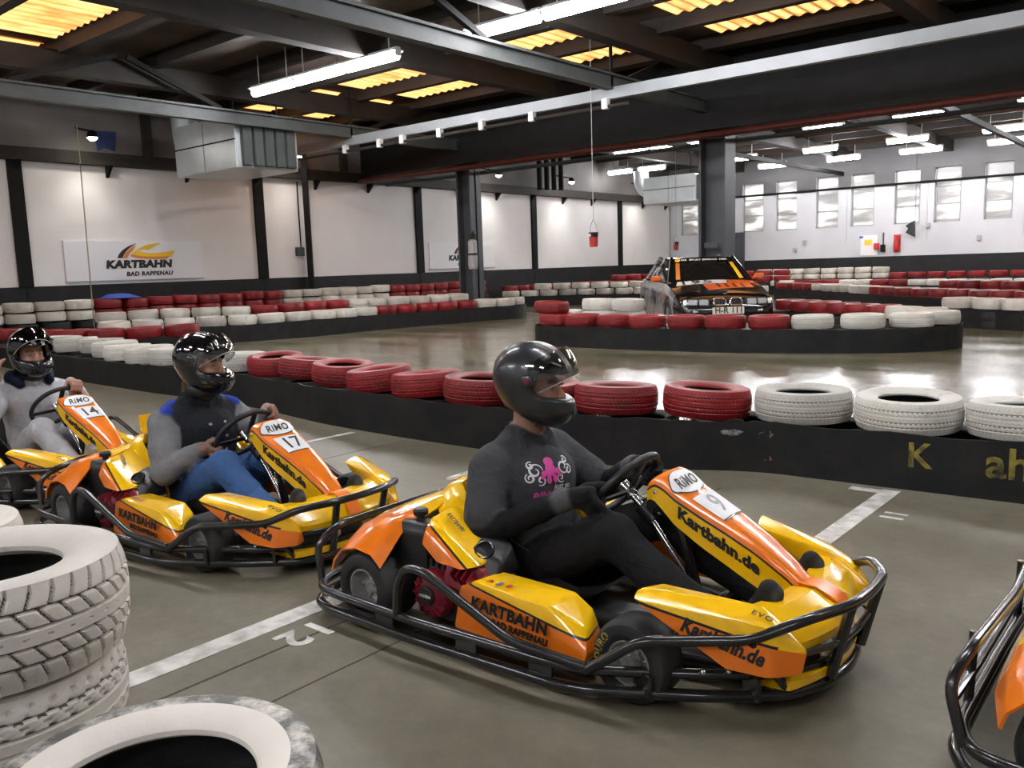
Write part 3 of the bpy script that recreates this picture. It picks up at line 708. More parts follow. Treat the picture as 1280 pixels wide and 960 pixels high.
stack_tyre(B_, .21, .325, .215, [M['tyre_clean'], M['tyre_black'], M['tyre_shoulder'], M['tyre_shoulder']], 'scuffed white tyre with black scraped shoulder at the bottom left', 42, 4, True, rz=.7, rin=.60, groove=.004)
stack_tyre((-3.56, .93), 0.0, .31, .25, clean, 'lower white tyre at the far left edge behind the stack', 40, 5, n=120, m=22)
stack_tyre((-3.56, .93), .25, .31, .25, clean, 'upper white tyre at the far left edge behind the stack', 40, 6, n=120, m=22, rz=1.)

# ================================================================== RENTAL KARTS
M['k_orange'] = mat('kart_orange_plastic', (0.88, 0.20, 0.008), 0.25, coat=0.6)
M['k_yellow'] = mat('kart_yellow_plastic', (0.97, 0.55, 0.003), 0.22, coat=0.6)
M['k_black'] = mat('kart_black_stripe', (0.012, 0.012, 0.012), 0.35, coat=0.4)
M['k_tube'] = mat('black_bumper_tube', (0.010, 0.0095, 0.010), 0.25, coat=0.4, noise=(16, (0.03, 0.028, 0.028), 0.5))
M['k_tyre'] = mat('kart_slick_rubber', (0.014, 0.014, 0.015), 0.62, noise=(12, (0.03, 0.03, 0.03), 0.7))
M['k_rim'] = mat('cast_rim_alloy', (0.55, 0.55, 0.54), 0.4, metal=0.85, noise=(30, (0.25, 0.25, 0.25), 0.5))
M['k_chrome'] = mat('bright_steel', (0.7, 0.7, 0.7), 0.2, metal=1.0)
M['k_red'] = mat('engine_red_paint', (0.20, 0.008, 0.022), 0.35, coat=0.3)
M['k_engine'] = mat('engine_black', (0.015, 0.015, 0.016), 0.5, noise=(20, (0.04, 0.04, 0.04), 0.5))
M['k_seat'] = mat('black_seat_shell', (0.014, 0.014, 0.015), 0.5)
M['k_letter'] = mat('tyre_yellow_letters', (0.45, 0.33, 0.05), 0.7)
M['headlamp'] = mat('pale_lamp_lens', (0.8, 0.66, 0.42), 0.15, coat=0.5)

def hull_mesh(name, pts, mats, bevel=.01, cuts=(), matfn=None, seg=2, smooth=32):
    bm = bmesh.new(); vs = [bm.verts.new(p) for p in pts]
    r = bmesh.ops.convex_hull(bm, input=vs)
    bmesh.ops.delete(bm, geom=[g for g in r['geom_interior'] if isinstance(g, bmesh.types.BMVert)], context='VERTS')
    loose = [v for v in bm.verts if not v.link_faces]
    if loose: bmesh.ops.delete(bm, geom=loose, context='VERTS')
    bmesh.ops.dissolve_limit(bm, angle_limit=R_(6), verts=bm.verts, edges=bm.edges)
    if bevel: bmesh.ops.bevel(bm, geom=[e for e in bm.edges if e.calc_face_angle(0) > R_(8)], offset=bevel, segments=seg, affect='EDGES', clamp_overlap=True, profile=.6)
    for co, no in cuts: bmesh.ops.bisect_plane(bm, geom=bm.verts[:] + bm.edges[:] + bm.faces[:], plane_co=co, plane_no=no, dist=1e-5)
    bmesh.ops.recalc_face_normals(bm, faces=bm.faces)
    for f in bm.faces:
        f.smooth = True
        if matfn: f.material_index = matfn(f.calc_center_median())
    me = bpy.data.meshes.new(name); bm.to_mesh(me); bm.free()
    for q in mats: me.materials.append(q)
    me.set_sharp_from_angle(angle=R_(smooth)); return me

def stripe_cut(co, no, w):
    co, no = Vector(co), Vector(no).normalized()
    return [(co - no * w / 2, no), (co + no * w / 2, no)], (lambda p: 0 if (p - co).dot(no) > w / 2 else (1 if (p - co).dot(no) > -w / 2 else 2))

def solid_mesh(mb, name, mats, th, smooth=32):
    """Shell mesh given real wall thickness."""
    me = mb.mesh(name, mats, None, True)
    bm = bmesh.new(); bm.from_mesh(me); bmesh.ops.remove_doubles(bm, verts=bm.verts, dist=1e-6); bmesh.ops.recalc_face_normals(bm, faces=bm.faces)
    bmesh.ops.solidify(bm, geom=bm.faces[:], thickness=th)
    for f in bm.faces: f.smooth = True
    bm.to_mesh(me); bm.free(); me.set_sharp_from_angle(angle=R_(smooth)); return me

def flip(pts): return [(x, -y, z) for x, y, z in pts]
def mirror_mesh(me, name):
    m = me.copy(); m.name = name
    for v in m.vertices: v.co.y = -v.co.y
    m.flip_normals(); return m

FX = [1.205, 1.235, 1.27, 1.32, 1.42, 1.50, 1.60, 1.70, 1.76, 1.815]
FZ = [.578, .603, .595, .558, .508, .470, .418, .350, .298, .240]
FW = [.098, .110, .112, .108, .100, .090, .077, .060, .048, .034]
FH = [.035, .05, .07, .085, .098, .104, .108, .10, .085, .04]
FC = [.035, .035, .034, .033, .03, .026, .02, .015, .012, .01]
def fair(x): return [float(np.interp(x, FX, q)) for q in (FZ, FW, FH, FC)]
def fair_top(x, v, lift=0.0):
    z, w, h, c = fair(x); t = max(-1, min(1, v / w)); return Vector((x, c + v, z + .008 * (1 - t * t) - .012 * max(0, abs(t) - .75) / .25 + lift))

def wheel_mesh(name, r, w, rim_r):
    h = w / 2
    t = MB().lathe([(rim_r, -h * .86), (rim_r + .012, -h * .98), (r - .035, -h), (r - .012, -h * .9), (r, -h * .62), (r, h * .62), (r - .012, h * .9), (r - .035, h), (rim_r + .012, h * .98), (rim_r, h * .86)], 40, 0, axis='Y')
    tm = t.mesh(name + '_tyre', M['k_tyre'], smooth=35)
    d = MB().lathe([(rim_r, -h * .86), (rim_r - .006, -h * .86), (rim_r - .012, -h * .55), (rim_r - .018, -h * .3), (.03, -h * .25), (.028, -h * .45), (.001, -h * .46)], 32, 0, axis='Y')
    d.lathe([(rim_r, h * .86), (rim_r - .006, h * .86), (rim_r - .012, h * .3), (.001, h * .3)], 32, 0, axis='Y')
    for k in range(3):
        a = 2 * math.pi * k / 3 + .5; d.tube([(.018 * math.cos(a), -h * .46, .018 * math.sin(a)), (.018 * math.cos(a), -h * .56, .018 * math.sin(a))], .006, 8)
    for k in range(6):
        a = 2 * math.pi * k / 6; d.bar((.03 * math.cos(a), -h * .30, .03 * math.sin(a)), ((rim_r - .016) * math.cos(a), -h * .38, (rim_r - .016) * math.sin(a)), .012, .012)
    return tm, d.mesh(name + '_rim', M['k_rim'], smooth=35)

def drape(me, target, nd, lift=.0016):
    """Lay lettering onto a panel surface."""
    bv = BVHTree.FromPolygons([v.co for v in target.vertices], [p.vertices for p in target.polygons]); nd = nd.normalized()
    for v in me.vertices:
        h = bv.ray_cast(v.co + nd * .15, -nd)
        if h[0]: v.co = h[0] + nd * lift
    return me

def build_kart(label):
    root = empty('racing_kart', (0, 0, 0)); tag(root, label, 'kart', 'rental karts queued in the lane')
    # ---- floor pan and chassis rails
    p = MB().prism([(.30, -.28), (1.2, -.30), (1.72, -.20), (1.82, -.14), (1.82, .14), (1.72, .20), (1.2, .30), (.30, .28)], 'Z', .045, .06)
    p.tube([(.1, -.26, .075), (1.2, -.31, .075), (1.75, -.17, .075)], .014, 8).tube([(.1, .26, .075), (1.2, .31, .075), (1.75, .17, .075)], .014, 8)
    p.tube([(.26, -.42, .14), (.26, .42, .14)], .018, 10).tube([(1.393, -.42, .13), (1.393, .42, .13)], .015, 10)
    p.box((.26, -.26, .105), (.06, .03, .09)).box((.26, .26, .105), (.06, .03, .09)).box((1.393, -.26, .1), (.05, .03, .09)).box((1.393, .26, .1), (.05, .03, .09))
    p.build('chassis', M['k_engine'], root, smooth=35)
    # ---- wheels
    rt, rr = wheel_mesh('rear_wheel', .145, .20, .078); ft, fr = wheel_mesh('front_wheel', .134, .135, .074)
    for x, yy, z, tm, rm in ((.26, .49, .145, rt, rr), (1.393, .452, .134, ft, fr)):
        for sgn in (-1, 1):
            w = link('wheel', tm, root, (x, sgn * yy, z), (0, 0, 0 if sgn < 0 else math.pi)); link('rim', rm, w)
            if sgn < 0 and x > 1:
                tx = text_mesh('tyre_letters', 'DURO', .034, M['k_letter'], .001, 0, 1.15, .0005, mapper=lambda a, b, c: Vector(((.104 + b) * math.cos(2.75 - a * 9), -.0672, (.104 + b) * math.sin(2.75 - a * 9))))
                link('tyre_letters', tx, w)
    # ---- bumper frame
    loopR = [(-.035, 0), (-.03, -.50), (.03, -.615), (.12, -.645), (.6, -.655), (1.2, -.63), (1.3, -.605), (1.62, -.425), (1.80, -.28), (1.87, -.14), (1.885, 0)]
    def loop(inset, z):
        P = [(x + (inset if x < .0 else (-inset if x > 1.5 else 0)), y + (inset if x < 1.75 else inset * .5), z) for x, y in loopR]
        return P + [(x, -y, z) for x, y, z in P[-2:0:-1]]
    MB().tube(loop(0, .062), .019, 10, closed=True, rad=.05).build('lower_bumper_tube', M['k_tube'], root, smooth=40)
    MB().tube(loop(.012, .122), .017, 10, closed=True, rad=.05).build('upper_bumper_tube', M['k_tube'], root, smooth=40)
    for (x, y) in ((.45, -.645), (.85, -.645), (1.15, -.63), (1.45, -.52), (1.72, -.345), (1.87, -.1)):
        pl = MB().box((0, 0, 0), (.09, .012, .07), 0)
        a = math.atan2(.0, 1) if x < 1.2 else (R_(28) if x < 1.5 else (R_(38) if x < 1.8 else R_(85)))
        for s in (-1, 1): link('bumper_bracket', pl.mesh('bumper_bracket', M['k_tube']), root, (x - .004, s * (abs(y) - .004), .092), (0, 0, -s * -a))
    for x, y in ((1.60, -.438), (1.66, -.392)):
        MB().lathe([(.001, .03), (.006, .028), (.008, .02), (.008, 0)], 10, axis='Z').build('bolt', M['k_chrome'], root, smooth=40, loc=(x, y + .005, .135), rot=(R_(60), 0, R_(38)))
    MB().tube([(.008, -.572, .112), (-.035, -.558, .26), (-.005, -.47, .325), (.02, 0, .335), (-.005, .47, .325), (-.035, .558, .26), (.008, .572, .112)], .0155, 10, rad=.05).build('rear_bumper_bar', M['k_tube'], root, smooth=40)
    MB().tube([(-.028, -.35, .12), (-.022, -.34, .325)], .013, 8).build('rear_bumper_post', M['k_tube'], root, smooth=40)
    MB().tube([(-.028, .35, .12), (-.022, .34, .325)], .013, 8).build('rear_bumper_post', M['k_tube'], root, smooth=40)
    MB().tube([(-.03, -.54, .20), (-.02, -.3, .21), (-.02, .3, .21), (-.03, .54, .20)], .012, 8).build('rear_cross_bar', M['k_tube'], root, smooth=40)
    fpts = [(1.30, -.605, .125), (1.37, -.588, .175), (1.46, -.56, .243), (1.735, -.392, .255), (1.865, -.30, .318), (1.945, -.15, .33), (1.955, 0, .33)]
    MB().tube(fpts + flip(fpts[-2::-1]), .017, 10, rad=.05).build('front_bumper_bar', M['k_tube'], root, smooth=40)
    for s in (-1, 1):
        MB().tube([(1.735, s * .392, .25), (1.80, s * .285, .085)], .015, 8).build('front_bumper_strut', M['k_tube'], root, smooth=40)
        MB().tube([(1.94, s * .15, .33), (1.88, s * .14, .085)], .017, 8).build('front_bumper_post', M['k_tube'], root, smooth=40)
        arch = [(.515, -.645, .12), (.53, -.648, .25), (.575, -.65, .315), (.66, -.65, .32), (1.04, -.645, .165), (1.30, -.605, .135)]
        MB().tube([(x, -s * y, z) for x, y, z in arch], .0165, 10, rad=.05).build('side_guard_bar', M['k_tube'], root, smooth=40)
    mid = [(1.83, -.27, .19), (1.905, -.15, .2), (1.915, 0, .2)]
    MB().tube(mid + flip(mid[-2::-1]), .011, 8, rad=.03).build('front_cross_bar', M['k_tube'], root, smooth=40)
    # ---- side pods
    A = [(.70, -.548, .09), (.725, -.535, .245), (.79, -.53, .272), (.80, -.39, .272), (1.12, -.39, .268), (1.10, -.51, .245), (1.20, -.40, .225), (1.225, -.49, .20), (1.262, -.535, .13), (1.235, -.545, .085), (.71, -.37, .09), (1.23, -.38, .09)]
    cuts, mf = stripe_cut((.78, -.53, .258), (.085, 0, .44), .007)
    pod = hull_mesh('side_pod', A, [M['k_yellow'], M['k_black'], M['k_orange']], .012, cuts, mf)
    pr = link('side_pod', pod, root); pl = link('side_pod', mirror_mesh(pod, 'side_pod_left'), root)
    fm = plane_map((.955, -.5485, .196), (1, .02, -.075), (0, 0, 1), .003)
    link('lettering', text_mesh('kartbahn', 'KARTBAHN', .05, M['black_mark'], .0024, .12, 1.08, .0004, width=.325, squash=1.02, mapper=fm), pr)
    fm2 = plane_map((1.0, -.549, .148), (1, .02, -.075), (0, 0, 1), .003)
    link('lettering', text_mesh('bad_rappenau', 'BAD RAPPENAU', .03, M['black_mark'], .0016, .12, 1.05, .0004, width=.235, squash=1.1, mapper=fm2), pr)
    for k in range(3):
        tm = plane_map((.835 + k * .042, -.50, .2735), (1, 0, -.015), (0, 1, .0), .0015)
        link('sticker', text_mesh('sticker', ['&', 'S', '8'][k], .034, M['red_mark'] if k != 1 else M['blue_mark'], .002, .2, 1, .0004, mapper=tm), pr)
    # ---- front side panels
    B = [(1.405, -.512, .345), (1.402, -.46, .363), (1.425, -.352, .350), (1.677, -.437, .166), (1.79, -.392, .150), (1.86, -.325, .155), (1.868, -.30, .225), (1.80, -.352, .285), (1.735, -.29, .325), (1.70, -.405, .312), (1.69, -.35, .17), (1.84, -.26, .155), (1.47, -.36, .325)]
    cuts, mf = stripe_cut((1.41, -.51, .341), (.118, 0, .44), .008)
    pan = hull_mesh('front_panel', B, [M['k_yellow'], M['k_black'], M['k_orange']], .010, cuts, lambda q: 0 if q.y > -.365 + .35 * max(0, q.x - 1.74) and q.z > .2 else mf(q))
    fr_ = link('front_panel', pan, root); link('front_panel', mirror_mesh(pan, 'front_panel_left'), root)
    tx = text_mesh('kartbahn_de', 'Kartbahn.de', .05, M['black_mark'], .0022, .08, 1.02, 0, width=.25, squash=1.15, mapper=plane_map((1.672, -.452, .243), (.225, .070, -.085), (.02, .06, 1), 0))
    link('lettering', drape(tx, pan, Vector((.28, -.96, 0))), fr_)
    fm = plane_map((1.745, -.345, .3135), (.12, .05, -.05), (-.3, 1, .3), .004)
    link('lettering', text_mesh('evo', 'EVO', .03, M['black_mark'], .0004, .3, 1.2, .0003, mapper=fm), fr_)
    # ---- nose
    mb = MB(); rings = []; ys = np.linspace(-.30, .30, 25)
    for y in ys:
        xf = 1.89 - .75 * y * y; e = 1 - .25 * (abs(y) / .3) ** 2
        rings.append([(xf - .20, y, .215), (xf - .17, y, .285 + .02 * e), (xf - .10, y, .29 + .018 * e), (xf - .035, y, .262 + .012 * e), (xf - .004, y, .225), (xf - .006, y, .20), (xf - .032, y, .193), (xf - .032, y, .118), (xf - .004, y, .112), (xf - .006, y, .085), (xf - .06, y, .078), (xf - .2, y, .078)])
    n = 12; mats_ = [0, 0, 0, 0, 0, 1, 1, 0, 0, 1, 1, 1]
    mb.loft(rings, mats=mats_, mi=0)
    nz = mb.build('nose_cone', [M['k_yellow'], M['k_black'], M['k_orange']], root, smooth=30)
    for s in (-1, 1):
        MB().lathe([(.001, .012), (.03, .009), (.036, 0), (.036, -.02)], 20, axis='X').build('lamp_lens', M['headlamp'], nz, smooth=40, loc=(1.852, s * .1, .155))
    MB().loft([[(xx, y, zz) for xx, zz in ((1.70, .312), (1.79, .312), (1.857, .28), (1.889, .228), (1.894, .226), (1.862, .286), (1.793, .317), (1.70, .317))] for y in (-.035, .04)]).build('centre_stripe', M['k_orange'], nz, smooth=40)
    # ---- centre fairing
    mb = MB(); rings = []
    for x in np.linspace(FX[0], FX[-1], 34):
        z, w, h, c = fair(x); r = []
        for v, dz in ((-1.03, -.026 - h), (-1.0, -.030), (-.99, -.022)): r.append((x, c + v * w, z + dz))
        for t in (-.93, -.8, -.5, -.2, 0, .2, .5, .8, .93): r.append(tuple(fair_top(x, t * w)))
        for v, dz in ((.99, -.022), (1.0, -.030), (1.03, -.026 - h)): r.append((x, c + v * w, z + dz))
        rings.append(r)
    seg = [0, 1] + [2] * 10 + [1, 0]
    mb.loft(rings, closed_ring=False, mats=seg)
    z0, w0, h0, c0 = fair(FX[0])
    fme = solid_mesh(mb, 'front_fairing', [M['k_yellow'], M['k_black'], M['k_orange']], .006)
    fo = link('front_fairing', fme, root)
    def top_map(x0, lift): return lambda a, b, c: fair_top(x0 - b, a, lift + c)
    def patch(outline, x0, lift, m, name):
        """Flat sticker wrapped on the fairing: polar grid filled from an outline in (lateral, towards rear)."""
        vs = []; fs = []; K = 8; n = len(outline); cx = sum(p[0] for p in outline) / n; cy = sum(p[1] for p in outline) / n
        for k in range(K + 1):
            for p in outline: t = k / K; vs.append(fair_top(x0 - (cy + (p[1] - cy) * t), cx + (p[0] - cx) * t, lift))
        for k in range(K):
            for i in range(n): j = (i + 1) % n; fs.append((k * n + i, k * n + j, (k + 1) * n + j, (k + 1) * n + i))
        q = MB(); q.add(vs, fs); return q.build(name, m, fo, smooth=60, fix=False)
    lens = [(.098 * math.cos(a), .046 * math.copysign(abs(math.sin(a)) ** 1.25, math.sin(a))) for a in np.linspace(0, 2 * math.pi, 33)[:-1]]
    patch([(1.05 * x, 1.08 * y) for x, y in lens], 1.307, .0022, M['k_black'], 'logo_edge')
    patch(lens, 1.307, .0034, M['white_mark'], 'logo_panel')
    link('lettering', text_mesh('rimo', 'RiMO', .062, M['black_mark'], .0015, .25, 1.1, .0003, width=.135, squash=1.0, mapper=top_map(1.309, .0046)), fo)
    rect = []
    for a, b in (((-.068, -.06), (.068, -.06)), ((.068, -.06), (.075, .055)), ((.075, .055), (-.075, .055)), ((-.075, .055), (-.068, -.06))):
        for t in np.linspace(0, 1, 9)[:-1]: rect.append((a[0] + (b[0] - a[0]) * t, a[1] + (b[1] - a[1]) * t))
    patch(rect, 1.425, .0022, M['white_mark'], 'number_plate')
    patch([(x, -.0665 + y) for x, y in ((-.068, 0), (-.03, 0), (.03, 0), (.068, 0), (.07, .0065), (.03, .0065), (-.03, .0065), (-.07, .0065))], 1.425, .003, M['k_black'], 'plate_edge')
    def side_map(x0, dz): 
        def f(a, b, c):
            x = x0 + a; z, w, h, cc = fair(x); t = .5 + (b + dz) / max(h, .01)
            return Vector((x, cc - w * (1.03 - .03 * t) - .0035 - c, z - .026 - h * (1 - t)))
        return f
    link('lettering', text_mesh('fairing_kartbahn_de', 'Kartbahn.de', .05, M['black_mark'], .0024, .05, 1.02, .0003, width=.285, squash=1.0, mapper=side_map(1.475, .012)), fo)
    MB().lathe([(.001, .006), (.007, .005), (.009, 0)], 12, axis='Y').build('rivet', M['k_chrome'], fo, smooth=40, loc=(1.245, c0 - .112, .553), rot=(R_(180), 0, 0))
    MB().lathe([(.001, .005), (.007, .004), (.008, 0)], 12).build('rivet', M['k_chrome'], fo, smooth=40, loc=tuple(fair_top(1.792, 0, .002)))
    # ---- rear cowl over the axle
    prof = {.585: [(.085, .19), (.10, .235), (.15, .285), (.235, .305), (.32, .292), (.37, .25)],
            .47: [(.055, .225), (.085, .30), (.16, .36), (.25, .395), (.345, .405), (.385, .37)],
            .36: [(.05, .24), (.085, .32), (.17, .385), (.27, .42), (.37, .43), (.41, .41)],
            .18: [(.05, .25), (.09, .335), (.18, .40), (.28, .44), (.38, .465), (.42, .47)],
            0: [(.05, .25), (.09, .335), (.18, .40), (.28, .445), (.38, .47), (.42, .475)]}
    mb = MB(); yk = [-.585, -.53, -.47, -.415, -.36, -.27, -.18, 0, .18, .27, .36, .415, .47, .53, .585]
    def pr_(y):
        y = abs(y); ks = sorted(prof); return [(float(np.interp(y, ks, [prof[k][i][0] for k in ks])), float(np.interp(y, ks, [prof[k][i][1] for k in ks]))) for i in range(6)]
    sec = []
    for y in yk:
        p6 = pr_(y); s = []
        for t in np.linspace(0, 5, 16): i = min(4, int(t)); f = t - i; s.append((p6[i][0] * (1 - f) + p6[i + 1][0] * f, y, p6[i][1] * (1 - f) + p6[i + 1][1] * f))
        sec.append(s)
    for a in range(len(yk) - 1):
        m = 2 if abs((yk[a] + yk[a + 1]) / 2) > .36 else 0
        mb.loft([sec[a], sec[a + 1]], m, closed_ring=False)
    cow = solid_mesh(mb, 'rear_cowl', [M['k_yellow'], M['k_black'], M['k_orange']], .008, 40); co = link('rear_cowl', cow, root)
    MB().box((0, 0, 0), (.14, .24, .012), 0, rot=Matrix.Rotation(R_(-14), 3, 'Y')).build('rear_plate', M['white_mark'], co, loc=(.25, .10, .462), bevel=.003)
    link('lettering', text_mesh('rear_plate_text', 'RiMO', .08, M['black_mark'], .0015, .2, 1.0, .0004, width=.19, mapper=plane_map((.25, .10, .462), (0, -1, 0), (.97, 0, .24), .008)), co)
    # ---- seat surround
    path = [((.395, 0, .50), (.30, 0, .45)), ((.40, -.10, .505), (.30, -.12, .45)), ((.43, -.185, .50), (.335, -.235, .445)), ((.50, -.235, .475), (.43, -.32, .41)), ((.58, -.255, .43), (.54, -.345, .36)), ((.655, -.255, .365), (.635, -.335, .31)), ((.71, -.25, .30), (.70, -.31, .26)), ((.738, -.245, .235), (.735, -.285, .225))]
    full = path[::-1][:-1] + path[:1] + [((a[0], -a[1], a[2]), (b[0], -b[1], b[2])) for a, b in path[1:]]
    full = path[:0:-1] + [path[0]] + [((a[0], -a[1], a[2]), (b[0], -b[1], b[2])) for a, b in path[1:]]
    rings = []
    for a, b in full:
        a, b = Vector(a), Vector(b); c = (a + b) / 2 + Vector((0, 0, .012)); rings.append([a + Vector((0, 0, -.05)), a, a * .7 + b * .3 + Vector((0, 0, .014)), c + Vector((0, 0, .008)), b * .75 + a * .25 + Vector((0, 0, .004)), b, b + Vector((0, 0, -.05))])
    R2 = []
    for i in range(len(rings) - 1):
        for t in (0, 1 / 3, 2 / 3): R2.append([p * (1 - t) + q * t for p, q in zip(rings[i], rings[i + 1])])
    R2.append(rings[-1])
    mb = MB(); mb.loft(R2, closed_ring=False); link('seat_surround', solid_mesh(mb, 'seat_surround', [M['k_yellow']], .007, 45), root)
    # ---- engine, cover and tank
    en = MB().span((.44, -.46, .06), (.66, -.28, .26)); 
    for k in range(7): en.span((.455 + k * .03, -.47, .22), (.47 + k * .03, -.27, .285))
    en.span((.36, -.40, .08), (.44, -.30, .20)).tube([(.52, -.40, .26), (.42, -.36, .29), (.34, -.33, .24)], .022, 8)
    en = en.build('engine', M['k_engine'], root, smooth=35)
    rc = MB().lathe([(.001, -.058), (.03, -.058), (.034, -.052), (.05, -.05), (.055, -.046), (.078, -.040), (.088, -.028), (.092, 0), (.092, .02)], 28, axis='Y')
    for k in range(14):
        a = 2 * math.pi * k / 14; rc.bar((.056 * math.cos(a), -.05, .056 * math.sin(a)), (.084 * math.cos(a), -.041, .084 * math.sin(a)), .006, .008)
    rc.build('recoil_cover', M['k_red'], en, smooth=35, loc=(.55, -.47, .165))
    MB().lathe([(.001, -.066), (.03, -.066), (.036, -.058), (.036, -.05)], 24, axis='Y').build('recoil_badge', M['k_engine'], en, smooth=35, loc=(.55, -.47, .165))
    link('lettering', text_mesh('honda', 'HONDA', .016, M['white_mark'], .0004, 0, 1, .0003, mapper=plane_map((.55, -.5362, .168), (1, 0, 0), (0, 0, 1), .0012)), en)
    sh = hull_mesh('fan_shroud', [(.60, -.50, .22), (.60, -.46, .30), (.76, -.46, .295), (.80, -.44, .25), (.70, -.5, .2), (.78, -.36, .28), (.62, -.36, .30), (.72, -.36, .2)], [M['k_red']], .012); link('fan_shroud', sh, en)
    for k in range(4): MB().box((.665 + .026 * k, -.486, .268 - .006 * k), (.008, .05, .05), rot=Matrix.Rotation(R_(35), 3, 'X')).build('shroud_fin', M['k_red'], en)
    cuts, mf = stripe_cut((.62, -.478, .352), tuple(Vector((.205, -.045, -.105)).cross(Vector((0, -1, 1)))), .008)
    cv = [(.505, -.47, .405), (.50, -.495, .345), (.60, -.52, .30), (.713, -.515, .292), (.765, -.475, .303), (.75, -.33, .335), (.69, -.30, .372), (.49, -.29, .445), (.485, -.42, .425), (.56, -.45, .405), (.49, -.29, .30), (.74, -.30, .28), (.60, -.45, .28)]
    k0 = mf
    no_ = Vector((.205, -.045, -.105)).cross(Vector((0, -1, 1))); sgn = 1 if no_.y > 0 else -1
    cm = hull_mesh('engine_cover', cv, [M['k_yellow'], M['k_black'], M['k_orange']], .010, cuts, (lambda q: mf(q)) if sgn > 0 else (lambda q: 2 - mf(q)))
    cvo = link('engine_cover', cm, root)
    link('lettering', text_mesh('cover_text', 'KARTBAHN', .028, M['black_mark'], .0007, .15, 1, .0003, width=.13, mapper=plane_map((.59, -.40, .414), (.9, -.35, -.28), (.3, .9, .12), .006)), cvo)
    sc_ = hull_mesh('air_intake', [(.69, -.43, .352), (.665, -.31, .382), (.775, -.30, .352), (.815, -.40, .312), (.815, -.44, .25), (.72, -.475, .25), (.81, -.29, .24), (.68, -.29, .24)], [M['black']], .018, seg=3); sci = link('air_intake', sc_, root)
    MB().lathe([(.001, -.004), (.026, -.004), (.03, .006), (.036, .004), (.038, -.004)], 20).build('intake_mouth', M['k_black'], sci, smooth=40, loc=(.735, -.41, .343), rot=(R_(38), R_(20), 0))
    tk = hull_mesh('fuel_tank', [(.335, -.47, .20), (.50, -.47, .20), (.325, -.475, .37), (.505, -.475, .375), (.34, -.45, .405), (.49, -.45, .405), (.335, -.33, .20), (.50, -.33, .2), (.325, -.33, .39), (.50, -.33, .40)], [M['black']], .016, seg=3); tko = link('fuel_tank', tk, root)
    MB().lathe([(.016, -.01), (.016, .016), (.028, .018), (.03, .034), (.024, .042), (.001, .043)], 20).build('tank_cap', M['black'], tko, smooth=40, loc=(.41, -.40, .402))
    # left counterpart: battery box and exhaust
    MB().span((.40, .30, .06), (.68, .50, .26)).span((.42, .32, .26), (.66, .48, .30)).build('battery_box', M['black'], root, bevel=.012)
    cvl = mirror_mesh(cm, 'engine_cover_left'); link('engine_cover', cvl, root)
    # ---- seat
    st = [((.445, .47), .155, .03), ((.46, .43), .175, .06), ((.50, .33), .185, .11), ((.55, .22), .19, .16), ((.62, .13), .195, .20), ((.72, .09), .20, .20), ((.84, .085), .20, .16), ((.94, .10), .19, .10), ((1.0, .13), .17, .05)]
    rings = []
    for i, ((x, z), w, hs) in enumerate(st):
        a = st[max(0, i - 1)][0]; b = st[min(len(st) - 1, i + 1)][0]; t = Vector((b[0] - a[0], b[1] - a[1])).normalized(); nx, nz_ = -t.y, t.x
        if nz_ < 0: nx, nz_ = -nx, -nz_
        nx, nz_ = (nx, nz_)
        rings.append([(x + nx * hs * k, y, z + nz_ * hs * k) for y, k in ((-w, 1), (-w, .6), (-w * .95, .25), (-w * .75, .04), (-w * .35, 0), (0, 0), (w * .35, 0), (w * .75, .04), (w * .95, .25), (w, .6), (w, 1))])
    mb = MB(); mb.loft(rings, closed_ring=False); link('seat', solid_mesh(mb, 'seat', [M['k_seat']], .008, 60), root)
    # ---- steering
    swc = Vector((1.06, .015, .53)); nd = Vector((.76, 0, -.65)).normalized(); upv = Vector((.65, 0, .76)).normalized(); lat = Vector((0, 1, 0))
    ring = [swc + upv * (0.16 * math.sin(a)) + lat * (0.16 * math.cos(a)) for a in np.linspace(0, 2 * math.pi, 41)[:-1]]
    sw = MB().tube(ring, .0145, 10, closed=True).build('steering_wheel', M['black'], root, smooth=50)
    for a in (R_(200), R_(340), R_(90)):
        d = upv * math.sin(a) + lat * math.cos(a); MB().bar(swc + nd * .03, swc + d * .154, .028, .008, up=tuple(nd)).build('spoke', M['black'], sw)
    MB().tube([swc - nd * .008, swc + nd * .05], .026, 16).build('hub', M['k_chrome'], sw, smooth=40)
    MB().tube([swc + nd * .04, swc + nd * .11, swc + Vector((.24, 0, -.27)), (1.36, .015, .14)], [.013, .013, .012, .012], 10).build('steering_column', M['k_chrome'], root, smooth=40)
    MB().tube([swc + nd * .10, swc + nd * .17], .03, 14).build('column_collar', M['black'], root, smooth=40)
    MB().box((1.22, .02, .50), (.05, .14, .07), rot=Matrix.Rotation(R_(40), 3, 'Y')).build('column_bracket', M['black'], root, bevel=.01)
    MB().tube([(1.22, .02, .53), (1.30, .02, .38), (1.38, .02, .1)], .02, 8).build('column_support', M['k_tube'], root, smooth=40)
    # ---- pedals
    for s in (-1, 1):
        pd = MB().tube([(1.60, s * .17, .08), (1.68, s * .17, .22), (1.68, s * .17, .26)], .008, 8).tube([(1.68, s * .10, .235), (1.68, s * .22, .235)], .011, 8).tube([(1.52, s * .2, .07), (1.76, s * .2, .19)], .007, 8)
        pd.build('pedal', M['k_chrome'], root, smooth=40)
    MB().box((1.74, 0, .2), (.05, .36, .12)).build('pedal_box', M['k_engine'], root, bevel=.01)
    return root

def kart_number(root, num, m):
    fo = next(c for c in root.children if c.name.startswith('front_fairing'))
    link('lettering', text_mesh('number_' + num, num, .115, m, .0008, .12 if num == '9' else 0, .95, .0003, mapper=lambda a, b, c: fair_top(1.428 - b, a, .0034 + c)), fo)

